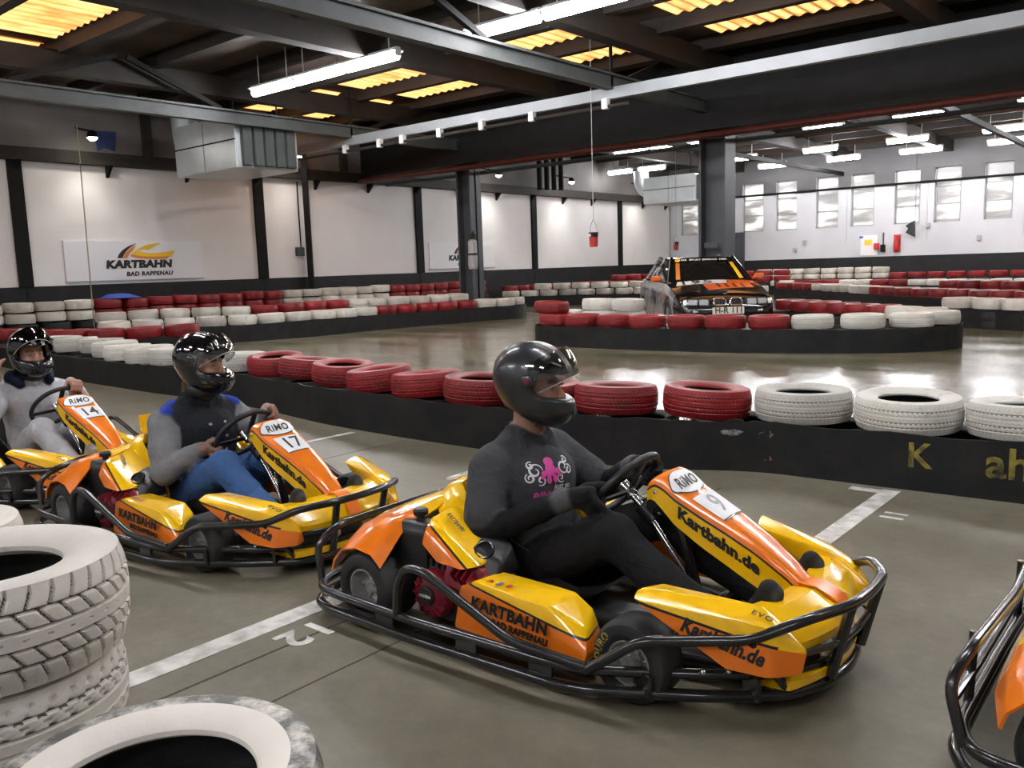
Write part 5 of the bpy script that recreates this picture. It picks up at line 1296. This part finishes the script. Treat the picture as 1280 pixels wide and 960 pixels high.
# ================================================================== PARKED RACING CAR
def camo_mat():
    m, nt, b = new_mat('grey_and_orange_race_livery'); N = nt.nodes; Lk = nt.links
    tc = N.new('ShaderNodeTexCoord'); n = N.new('ShaderNodeTexNoise'); n.inputs['Scale'].default_value = 2.6; n.inputs['Detail'].default_value = 3; n.inputs['Distortion'].default_value = 1.5
    Lk.new(tc.outputs['Object'], n.inputs['Vector'])
    r = N.new('ShaderNodeValToRGB'); r.color_ramp.interpolation = 'CONSTANT'; e = r.color_ramp.elements
    e[0].position = 0; e[0].color = (.02, .02, .022, 1); e[1].position = .43; e[1].color = (.30, .31, .33, 1); x = r.color_ramp.elements.new(.56); x.color = (.13, .14, .15, 1); x = r.color_ramp.elements.new(.62); x.color = (.75, .16, .02, 1)
    Lk.new(n.outputs['Fac'], r.inputs['Fac']); Lk.new(r.outputs['Color'], b.inputs['Base Color']); b.inputs['Roughness'].default_value = .3; b.inputs['Coat Weight'].default_value = .5
    return m
M['c_black'] = mat('gloss_black_car_paint', (.008, .007, .007), .15, coat=.9)
M['c_camo'] = camo_mat()
M['c_glass'] = mat('dark_car_glass', (.012, .011, .01), .06, spec=.8)
M['c_lamp'] = mat('car_headlamp_glass', (.42, .43, .44), .18, coat=.6)
M['c_orange'] = mat('orange_car_decal', (.75, .13, .02), .3)
M['c_plate'] = mat('cream_number_plate', (.75, .72, .6), .4)
car = empty('racing_car', (-8.10, 15.50, 0), R_(-50)); car.scale = (1.04, 1.04, 1.05); tag(car, 'black and orange racing saloon parked on the island behind the tyres', 'car')
ST = [(-2.2, .74, .60, .30), (-2.12, .80, .90, .26), (-1.65, .845, .955, .22), (-1.0, .85, .93, .20), (0., .85, .925, .20), (.92, .85, .905, .20), (1.4, .845, .835, .2), (1.85, .825, .745, .22), (2.08, .79, .685, .24), (2.17, .74, .60, .26), (2.21, .66, .50, .30)]
def sect(x, w, zt, zb):
    zs = zb + (zt - zb) * .62; h = [(w * .93, zb), (w, zb + .09), (w, zs), (w * .985, zs + (zt - zs) * .55), (w * .93, zt - .012), (w * .72, zt + .012), (w * .35, zt + .028), (0, zt + .033)]
    return [(x, y, z) for y, z in h] + [(x, -y, z) for y, z in h[-2::-1]]
xs = np.linspace(ST[0][0], ST[-1][0], 60); rings = [sect(x, *[float(np.interp(x, [q[0] for q in ST], [q[i] for q in ST])) for i in (1, 2, 3)]) for x in xs]
mb = MB(); mats_ = [1 if k in (0, 1, 2, 11, 12, 13) else 0 for k in range(15)]; mb.loft(rings, mats=mats_)
for i, f in enumerate(mb.f):
    if len(f) == 4 and min(mb.v[q][0] for q in f) > 1.75: mb.m[i] = 0
body = mb.build('body', [M['c_black'], M['c_camo']], car, smooth=40)
# greenhouse
base = [(.95, .70, .905), (-1.45, .70, .945)]; roof = [(.27, .555, 1.335), (-.78, .555, 1.35)]
cab = hull_mesh('cabin_glass', [(.93, .70, .90), (.93, -.70, .90), (1.0, 0, .905), (-1.45, .69, .94), (-1.45, -.69, .94), (.25, .555, 1.325), (.25, -.555, 1.325), (.30, 0, 1.34), (-.78, .555, 1.335), (-.78, -.555, 1.335), (.1, .79, .92), (.1, -.79, .92), (-.9, .79, .93), (-.9, -.79, .93)], [M['c_glass']], .012); link('cabin_glass', cab, car)
rf = hull_mesh('roof', [(.27, .57, 1.335), (.27, -.57, 1.335), (.31, 0, 1.35), (-.80, .57, 1.345), (-.80, -.57, 1.345), (-.25, .57, 1.365), (-.25, -.57, 1.365), (-.25, 0, 1.39), (.25, .57, 1.315), (.25, -.57, 1.315), (-.78, .57, 1.325), (-.78, -.57, 1.325)], [M['c_black']], .012); link('roof', rf, car)
for s in (-1, 1):
    MB().tube([(.96, s * .735, .90), (.28, s * .565, 1.335)], .035, 8).build('windscreen_pillar', M['c_black'], car, smooth=40)
    MB().tube([(-.28, s * .815, .92), (-.28, s * .575, 1.35)], .03, 8).build('door_pillar', M['c_camo'], car, smooth=40)
    MB().tube([(-1.42, s * .72, .945), (-.79, s * .57, 1.345)], .055, 8).build('rear_pillar', M['c_camo'], car, smooth=40)
    mr = hull_mesh('mirror', [(.72, s * .84, .93), (.72, s * 1.02, .93), (.72, s * 1.03, 1.03), (.72, s * .86, 1.04), (.80, s * .86, .95), (.80, s * .98, .95), (.80, s * .98, 1.02), (.80, s * .87, 1.02), (.74, s * .80, .93)], [M['c_orange']], .014); link('door_mirror', mr, car)
    hl = hull_mesh('headlamp_surround', [(2.06, s * .30, .535), (2.06, s * .30, .675), (2.205, s * .30, .545), (2.165, s * .30, .66), (2.03, s * .745, .535), (2.03, s * .745, .66), (2.15, s * .70, .545), (2.11, s * .70, .66)], [M['black']], .008); h = link('headlamp', hl, car)
    for yy, xo in ((.40, 2.196), (.575, 2.178)):
        q = MB().box((0, 0, 0), (.02, .155, .098)).build('lens', M['c_lamp'], h, loc=(xo - .004, s * yy, .602), rot=(0, R_(-14), R_(s * 6)), bevel=.012)
    MB().box((0, 0, 0), (.02, .06, .09)).build('indicator', M['white_mark'], h, loc=(2.146, s * .70, .602), rot=(0, R_(-14), R_(s * 20)), bevel=.008)
    k = MB(); pts = [(2.222, s * .045, .55), (2.222, s * .225, .55), (2.205, s * .24, .60), (2.185, s * .22, .665), (2.185, s * .05, .665), (2.205, s * .03, .60)]
    k.tube(pts, .013, 8, closed=True, rad=.03); kd = k.build('kidney_grille', M['k_chrome'], car, smooth=40)
    for i in range(7): MB().bar((2.212, s * (.06 + .025 * i), .555), (2.178, s * (.06 + .025 * i), .66), .006, .02).build('slat', M['black'], kd)
    MB().box((2.185, s * .43, .455), (.03, .30, .035), rot=R_(-s * 8)).build('bumper_trim', M['white_mark'], car, bevel=.006)
    for xw in (1.38, -1.32):
        w = MB().lathe([(.20, -.1), (.29, -.105), (.315, -.07), (.315, .07), (.29, .105), (.20, .1)], 28, axis='Y').build('wheel', M['k_tyre'], car, smooth=40, loc=(xw, s * .755, .315))
        MB().lathe([(.20, s * .085), (.17, s * .05), (.05, s * .07), (.001, s * .075)], 24, axis='Y').build('rim', M['k_rim'], w, smooth=40)
MB().box((0, 0, 0), (.02, .52, .115)).build('number_plate', M['c_plate'], car, loc=(2.232, 0, .46), bevel=.004)
link('plate_lettering', text_mesh('plate', 'H-R 111', .12, M['black_mark'], .002, 0, 1, .001, width=.44, mapper=plane_map((2.244, 0, .462), (0, 1, 0), (0, 0, 1), .002)), car)
MB().lathe([(.001, .012), (.03, .01), (.034, 0)], 18).build('bonnet_badge', M['k_chrome'], car, smooth=40, loc=(2.02, 0, .735), rot=(0, R_(24), 0))
def hood_z(x): return float(np.interp(x, [q[0] for q in ST], [q[2] for q in ST])) + .033
def hood_map(x0, y0, ang):
    c, s_ = math.cos(ang), math.sin(ang)
    def f(a, b, cc):
        y = y0 + a * c - b * s_; x = x0 - (a * s_ + b * c); w = float(np.interp(x, [q[0] for q in ST], [q[1] for q in ST])); t = abs(y) / w
        return Vector((x, y, hood_z(x) - .005 * min(1, t / .35) - .019 * max(0, (t - .35) / .37) + .006 + cc))
    return f
def hood_quad(x0, y0, w, h, ang, m, name, lift=0.0):
    f = hood_map(x0, y0, ang); vs = []; K, L = 14, 6
    for j in range(L + 1):
        for i in range(K + 1): vs.append(f(-w / 2 + w * i / K + (.25 * h * (j / L)), -h / 2 + h * j / L, lift))
    q = MB(); q.add(vs, [(j * (K + 1) + i, j * (K + 1) + i + 1, (j + 1) * (K + 1) + i + 1, (j + 1) * (K + 1) + i) for j in range(L) for i in range(K)]); q.build(name, m, car, smooth=60, fix=False)
hood_quad(1.12, -.24, .88, .36, 0, M['white_mark'], 'bonnet_decal')
link('bonnet_lettering', text_mesh('bonnet_number', '195', .34, M['black_mark'], .004, .15, 1.2, 0, width=.55, squash=1.3, mapper=lambda a, b, c: hood_map(1.12, -.28, 0)(a, b, .004)), car)
hood_quad(1.50, .14, .86, .42, R_(14), M['c_orange'], 'bonnet_decal'); hood_quad(1.10, .46, .5, .34, R_(10), M['c_orange'], 'bonnet_decal', .001)
for i, yy in enumerate((-.02, .12, .26, .40)): hood_quad(1.50, yy, .05, .28, R_(14), M['black_mark'], 'bonnet_decal_bar', .004)
# windscreen banner and side stripes
wsu = Vector((-.68, 0, .43)).normalized()
def ws(y, t, lift=.012): return Vector((.965 + .04 * (1 - (y / .7) ** 2), y, .905)) + (Vector((.285, y * .8, 1.33)) - Vector((.965, y, .905))) * t + Vector((.53, 0, .85)) * lift
def ws_map(t0): return lambda a, b, c: ws(a * 1.1, t0 + b / .8, .016)
link('windscreen_banner', text_mesh('banner', 'H&R  SPORT SPRINGS  H&R', .1, M['white_mark'], .002, 0, 1, 0, width=.98, mapper=ws_map(.90)), car)
for s, m in ((-1, M['orange_mark']), (1, M['yellow_mark'])):
    q = MB(); q.loft([[ws(s * .62, t), ws(s * .54, t)] for t in np.linspace(.1, .78, 6)], closed_ring=False); q.build('windscreen_stripe', m, car, fix=False)
q = MB(); q.add([ws(-.58 + .06 * math.cos(a), .89 + .07 * math.sin(a), .016) for a in np.linspace(0, 6.28, 17)[:-1]], [tuple(range(16))]); q.build('windscreen_sticker', M['yellow_mark'], car, fix=False)

# ================================================================== SIGNS, HEATERS, SMALL THINGS
def sign(y0, y1, z0, z1, label):
    e = empty('sign_board', (X0 + .05, (y0 + y1) / 2, (z0 + z1) / 2)); tag(e, label, 'sign', 'wall signs'); W, H = y1 - y0, z1 - z0
    MB().span((0, -W / 2, -H / 2), (.04, W / 2, H / 2)).build('panel', M['sign_white'], e, bevel=.006)
    MB().span((.0, -W / 2 - .01, -H / 2 - .03), (.05, W / 2 + .01, -H / 2)).build('bottom_rail', M['grey_mark'], e)
    k = H / .9; pm = plane_map((.043, 0, 0), (0, 1, 0), (0, 0, 1), .003)
    link('lettering', text_mesh('sign_kartbahn', 'KARTBAHN', .3 * k, M['black_mark'], .020, .12, 1.05, .001, width=1.62 * k, squash=.8, mapper=lambda a, b, c: pm(a + .05 * k, b - .10 * k, c)), e)
    link('lettering', text_mesh('sign_rappenau', 'BAD RAPPENAU', .15 * k, M['black_mark'], .007, .12, 1.1, .001, width=1.15 * k, squash=.9, mapper=lambda a, b, c: pm(a + .28 * k, b - .32 * k, c)), e)
    def swoosh(P, Q, m, nm, lift):
        mb = MB(); n = 15
        def bz(pts, t):
            pts = [Vector(p) for p in pts]
            while len(pts) > 1: pts = [pts[i] * (1 - t) + pts[i + 1] * t for i in range(len(pts) - 1)]
            return pts[0]
        vs = [pm(*(bz(P, i / n) * k), lift) for i in range(n + 1)] + [pm(*(bz(Q, i / n) * k), lift) for i in range(n + 1)]
        mb.add(vs, [(i, i + 1, n + 2 + i, n + 1 + i) for i in range(n)]); mb.build(nm, m, e, fix=False)
    swoosh([(-.48, .05), (-.40, .28), (.02, .40)], [(-.36, .05), (-.28, .24), (.02, .40)], M['black_mark'], 'logo_black', .001)
    swoosh([(-.35, .05), (-.27, .22), (.0, .37)], [(-.24, .05), (-.2, .15), (-.10, .22)], M['orange_mark'], 'logo_orange', .001)
    swoosh([(-.15, .10), (.05, .38), (.62, .40)], [(-.15, .10), (.02, .28), (.2, .27), (.25, .22)], M['yellow_mark'], 'logo_yellow', .001)
    swoosh([(-.12, .13), (.10, -.02), (.85, .08)], [(.02, .24), (.15, .10), (.95, .22)], M['yellow_mark'], 'logo_yellow', .0015)
    swoosh([(-.17, .10), (.0, .0), (.72, .02)], [(-.12, .14), (.05, .05), (.80, .09)], M['orange_mark'], 'logo_orange', .002)
    return e
sign(8.44, 11.77, 1.335, 2.24, 'white KARTBAHN sign with black and orange swoosh on the left wall')
sign(19.8, 23.0, 1.36, 2.21, 'white KARTBAHN sign partly hidden behind the grey column')

def heater(label, x0, x1, y0, y1, z0, z1):
    e = empty('air_heater', ((x0 + x1) / 2, (y0 + y1) / 2, z0)); tag(e, label, 'heater', 'ceiling air heaters'); a, b, h = (x1 - x0) / 2, (y1 - y0) / 2, z1 - z0
    MB().span((-a, -b, 0), (a, b, h)).build('casing', M['galv'], e, bevel=.02)
    MB().span((-a - .005, -b - .012, h * .52), (a + .005, -b, h * .545)).build('seam', M['steel_dark'], e)
    MB().span((-.02, -b - .008, 0), (.0, -b, h)).build('seam', M['grey_mark'], e)
    for k in range(5): MB().span((a, -b + .12 + k * (2 * b - .2) / 5, .05), (a + .12, -b + .34 + k * (2 * b - .2) / 5, h - .06)).build('louvre', M['steel_green'], e, bevel=.01)
    MB().tube([(-a + .05, -b * .2, h * .55), (-a - .35, -b * .2, h * .6), (-a - .55, -b * .2, h * .85), (-a - .58, -b * .2, h + .35)], .3, 18, rad=.25).build('duct_elbow', M['galv'], e, smooth=40)
    for s in (-1, 1): MB().tube([(a * .7, s * b * .7, h), (a * .7, s * b * .7, ZR - z0 - .03)], .02, 6).build('hanger_rod', M['steel_dark'], e)
heater('galvanised air heater under the roof above the left wall sign', -18.75, -16.3, 10.62, 12.2, 3.62, 4.72)
heater('galvanised air heater hanging at the far corner by the windows', -17.6, -15.4, 29.2, 31.2, 3.55, 4.55)
for i, (x, y) in enumerate([(-19.3, 24.9), (-19.2, 25.2), (-19.1, 25.5), (-19.0, 25.8)]):
    tag(MB().tube([(x, y, 4.05), (x, y, ZR - .03)], .09, 10).build('duct_pipe', M['steel_dark'], None, smooth=40), '%s dark vertical pipe from the left high on the left wall' % ordinal(i), 'pipe', 'dark vertical pipes')

# ---- wall floodlights: real spot lamps that wash the panels
def flood(x, y, z, label, power, to=(0, 0, -1), size=95):
    e = empty('floodlight', (x, y, z)); tag(e, label, 'lamp', 'wall floodlights')
    MB().lathe([(.05, .16), (.09, .12), (.12, .0), (.115, 0)], 18).build('housing', M['steel_dark'], e, smooth=40)
    MB().lathe([(.001, -.07), (.06, -.05), (.1, -.01), (.112, .02)], 18).build('lens', M['flood'], e, smooth=60)
    MB().bar((0, 0, .14), (-(x - X0) + .02, 0, .3), .04, .04).build('bracket', M['steel_dark'], e)
    ld = bpy.data.lights.new('flood_beam', 'SPOT'); ld.energy = power; ld.spot_size = R_(size); ld.spot_blend = 1.0; ld.color = (1.0, .96, .9); ld.shadow_soft_size = .1
    lo = bpy.data.objects.new('flood_beam', ld); COL.objects.link(lo); lo.parent = e; lo.location = (0, 0, -.1)
    lo.rotation_euler = Vector(to).to_track_quat('-Z', 'Y').to_euler()
for y, lb, pw in ((9.0, 'small bright floodlight high on the left wall beside blue cloth', 26), (22.6, 'small bright floodlight right of the far grey column', 42), (26.8, 'small floodlight above the far white wall panel', 40), (32.2, 'small floodlight near the far corner of the left wall', 30), (14.4, 'small floodlight above the wall panel beside the heater', 12)):
    flood(X0 + .75, y, 4.42, lb, pw, (-.12, 0, -1))
tag(MB().prism([(0, 0), (.5, .02), (.44, -.42), (.2, -.36), (.04, -.45)], 'X', 0, .02).build('blue_cloth', mat('dark_blue_cloth', (.015, .03, .10), .8), None, loc=(X0 + .004, 9.4, 4.7)), 'blue cloth hanging beside the floodlight high on the left wall', 'cloth')

# ---- column fittings
b = empty('column_cabinet', (-15.62, 17.16, 1.3)); tag(b, 'slim grey fitting strapped to the far column', 'cabinet')
MB().lathe([(.001, 0), (.11, .02), (.13, .1), (.13, .38)], 16).build('lower_body', M['grey_mark'], b, smooth=40); MB().lathe([(.13, .38), (.13, .44)], 16).build('strap', M['black'], b, smooth=40)
MB().lathe([(.12, .44), (.12, .76), (.06, .8), (.001, .81)], 16).build('upper_body', M['grey_mark'], b, smooth=40)
MB().span((-.16, .08, .1), (.0, .16, .95)).build('back_plate', M['black'], b)
MB().prism([(-.1, .8), (.12, .86), (.02, 1.05)], 'Y', .0, .02).build('pennant', M['black'], b)
b = empty('switch_cabinet', (-16.68, Y1 - .12, 0)); tag(b, 'tall grey cabinet against the window wall beside the big column', 'cabinet')
MB().span((-.4, -.12, 0), (.36, .1, 2.5)).build('body', M['column'], b, bevel=.01); MB().span((-.36, -.135, .1), (.32, -.12, 2.4)).build('door', M['column'], b, bevel=.004); MB().span((-.25, -.15, 2.28), (.1, -.135, 2.33)).build('handle', M['black'], b)
for y, z in ((14.75, 1.95),):
    b = empty('wall_box', (X0 + .05, y, z)); tag(b, 'small grey junction box on the left wall post', 'box'); MB().span((0, -.12, -.12), (.12, .12, .12)).build('body', M['column'], b, bevel=.01); MB().tube([(.05, .05, .1), (.05, .05, 1.9)], .018, 6).build('conduit', M['steel_dark'], b)
p = MB().tube([(X0 + .2, 15.0, 0), (X0 + .2, 15.0, 4.6)], .11, 4); tag(p.build('wall_pole', M['steel_dark'], None), 'dark square post standing against the left wall between panels', 'post')

# ---- hanging fire buckets
def bucket(x, y, z, r, h, ztop, label):
    e = empty('fire_bucket', (x, y, z)); tag(e, label, 'bucket', 'hanging fire buckets')
    MB().lathe([(.001, 0), (r * .86, 0), (r * .95, h * .7), (r * .93, h * .7), (r * .84, .02), (.001, .02)], 20).build('pail', mat('fire_bucket_red', (.42, .03, .02), .4) if 'bk' not in M else M['bk'], e, smooth=40)
    MB().lathe([(r * .96, h * .68), (r * 1.04, h * .98), (r * 1.06, h), (r * .98, h), (r * .93, h * .7)], 20, closed=True).build('rim_band', M['black'], e, smooth=40)
    MB().span((-r * .5, -r * 1.06, h * .72), (-r * .05, -r * .92, h * .9)).build('white_tag', M['white_mark'], e)
    MB().tube([(-r, 0, h), (-r * .6, 0, h * 1.55), (0, 0, h * 1.9), (r * .6, 0, h * 1.55), (r, 0, h)], .008, 6).build('bail', M['grey_mark'], e, smooth=40)
    MB().tube([(0, 0, h * 1.88), (0, 0, ztop - z)], .006, 6).build('wire', M['grey_mark'], e, smooth=40)
bucket(-8.98, 13.15, 1.66, .085, .26, ZR - .02, 'red fire bucket with black rim hanging on a long wire')
bucket(-12.2, 22.0, 1.66, .075, .24, ZR - .02, 'small red bucket hanging in front of the corner window')

# ---- window wall equipment
e = empty('fire_extinguisher', (-10.05, Y1 - .12, 1.48)); tag(e, 'red fire extinguisher mounted on the window wall', 'extinguisher')
MB().lathe([(.001, 0), (.09, .01), (.1, .05), (.1, .36), (.06, .44), (.03, .46), (.03, .5)], 16).build('cylinder', mat('extinguisher_red', (.45, .02, .02), .3), e, smooth=40); MB().tube([(0, 0, .5), (.05, -.02, .56), (.12, -.02, .5), (.13, -.02, .2)], .015, 8).build('hose', M['black'], e, smooth=40)
MB().span((-.12, .08, -.05), (.14, .1, .62)).build('back_board', M['red_mark'], e)
e = empty('notice', (-11.13, Y1 - .03, 1.84)); tag(e, 'white notice with yellow patch on the window wall', 'notice'); MB().span((-.3, -.0, -.5), (.34, .02, .28)).build('sheet', M['white_mark'], e); MB().span((-.14, -.012, -.1), (.14, .0, .1)).build('yellow_patch', M['yellow_mark'], e); MB().span((-.34, -.012, .18), (-.2, .0, .26)).build('blue_patch', M['blue_mark'], e)
e = empty('switch_box', (-10.8, Y1 - .08, 1.68)); tag(e, 'small red switch box beside the grey one under the windows', 'box', 'switch boxes'); MB().span((-.09, -.06, -.12), (.09, .08, .12)).build('body', M['red_mark'], e, bevel=.01)
e = empty('switch_box', (-10.56, Y1 - .08, 1.60)); tag(e, 'small grey switch box with conduit under the windows', 'box', 'switch boxes'); MB().span((-.08, -.06, -.14), (.08, .08, .14)).build('body', M['steel_dark'], e, bevel=.01); MB().tube([(0, .05, .1), (0, .05, .6)], .03, 6).build('conduit', M['steel_green'], e)
e = empty('pennant', (-9.5, Y1 - .25, 2.3)); tag(e, 'black notched pennant hanging by the bright window', 'flag'); MB().prism([(-.2, .12), (.12, .30), (.17, -.34), (.0, -.26), (-.19, -.14), (-.1, .0)], 'Y', 0, .015).build('cloth', M['black'], e); MB().tube([(.15, .01, -.3), (.13, .01, ZR - 2.35)], .008, 6).build('cord', M['black'], e)
for i, (x, z) in enumerate(((-14.1, 1.65), (-13.7, 1.95), (-8.95, 2.4), (-7.2, 1.85))):
    e = empty('socket_box', (x, Y1 - .05, z)); tag(e, '%s small grey socket box from the left on the window wall' % ordinal(i), 'box', 'socket boxes'); MB().span((-.07, -.04, -.09), (.07, .05, .09)).build('body', M['grey_mark'], e, bevel=.01)

# ---- leaning pole and blue tarp by the left wall
tag(MB().tube([(-17.6, 7.9, 0.0), (-17.6, 7.95, 4.4)], .012, 8).build('thin_pole', mat('bare_wood', (.30, .23, .14), .7), None, smooth=40), 'thin upright pole standing in front of the KARTBAHN sign', 'pole')
tp = hull_mesh('blue_tarp', [(-19.75, 9.0, .93), (-19.1, 9.0, .93), (-19.75, 9.75, .93), (-19.1, 9.75, .93), (-19.7, 9.2, 1.02), (-19.3, 9.3, 1.04), (-19.5, 9.6, 1.02), (-19.3, 9.62, .98)], [M['blue_mark']], .03); tag(link('blue_tarp', tp), 'crumpled blue tarp lying on the tyres by the left wall', 'tarp')

# ---- floor markings
def mark(name, x0, x1, y0, y1, label):
    o = MB().span((x0, y0, .004), (x1, y1, .0065)).build(name, M['line_white'], None); tag(o, label, 'floor marking', 'white grid lines'); return o
mark('grid_line', -2.835, -2.725, 1.0, 4.35, 'white grid line running under the foremost occupied kart')
mark('grid_line', -1.475, -1.375, 3.4, 5.06, 'white grid line reaching the belt at the right')
mark('grid_line', -1.64, -1.475, 4.97, 5.04, 'short white stroke at the end of the right grid line')
mark('grid_line', -5.66, -5.60, 3.4, 4.6, 'thin white grid line behind kart 17')
def floor_number(body, x, y, size, label):
    me = text_mesh('grid_number', body, size, M['line_white'], .006, 0, 1.15, .0008, mapper=lambda a, b, c: Vector((x + b, y - a, .006 + c))); tag(link('grid_number', me), label, 'floor marking', 'painted grid numbers')
floor_number('12', -2.60, 1.84, .20, 'white painted number twelve on the floor behind the kart')
floor_number('11', -1.275, 4.56, .15, 'white painted number eleven on the floor near the belt')
for i, (x, a, b, w) in enumerate(((-2.57, -2, 4.3, .010), (-2.26, -2, 4.6, .008), (-.4, -2, 2.2, .008), (-5.0, -2, 4.6, .008))):
    struct(MB().span((x - w / 2, a, .0040), (x + w / 2, b, .0050)).build('trim_floor_joint_%d' % (i + 1), M['joint']))

# ---- faded print on the near belt
def belt_mark(fn, name, label): 
    return fn
y_of = lambda x: float(np.interp(x, [q[0] for q in BELT1], [q[1] for q in BELT1]))
M['faded_yellow'] = mat('faded_yellow_print', (.26, .21, .03), .6, noise=(18, (.012, .012, .01), 1.0))
for body, xc, w in (('K', -1.29, .13), ('ah', -.86, .21)):
    me = text_mesh('belt_letters', body, .2, M['faded_yellow'], .004, 0, 1, .0006, width=w, mapper=lambda a, b, c: Vector((xc + a, y_of(xc + a) - .0045 - c, .205 + b)))
    tag(link('belt_letters', me), 'faded yellow letter%s on the black belt near the right edge' % (' K' if body == 'K' else 's ah'), 'lettering', 'faded belt lettering')
M['sticker_grey'] = mat('torn_sticker_grey', (.30, .30, .33), .6, noise=(40, (.03, .03, .03), 1.0)); M['sticker_pink'] = mat('torn_sticker_pink', (.35, .10, .15), .6, noise=(40, (.03, .03, .03), 1.0))
def rag(xc, zc, w, h, m, label, seed):
    r = random.Random(seed); n = 14; poly = [(xc + w / 2 * r.uniform(.6, 1) * math.cos(2 * math.pi * i / n), zc + h / 2 * r.uniform(.6, 1) * math.sin(2 * math.pi * i / n)) for i in range(n)]
    q = MB(); q.add([(x, y_of(x) - .006, z) for x, z in poly] + [(x, y_of(x) - .004, z) for x, z in poly], [tuple(range(n)), tuple(range(2 * n - 1, n - 1, -1))] + [(i, (i + 1) % n, n + (i + 1) % n, n + i) for i in range(n)]); tag(q.build('torn_sticker', m, None), label, 'sticker', 'torn stickers on the belt')
rag(-2.39, .255, .17, .05, M['sticker_grey'], 'torn pale sticker scrap under the first white tyre', 1); rag(-2.19, .255, .10, .06, M['sticker_grey'], 'torn bluish sticker scrap right of the pale one', 2); rag(-2.19, .10, .09, .06, M['sticker_pink'], 'torn pink sticker scrap low on the belt', 3)
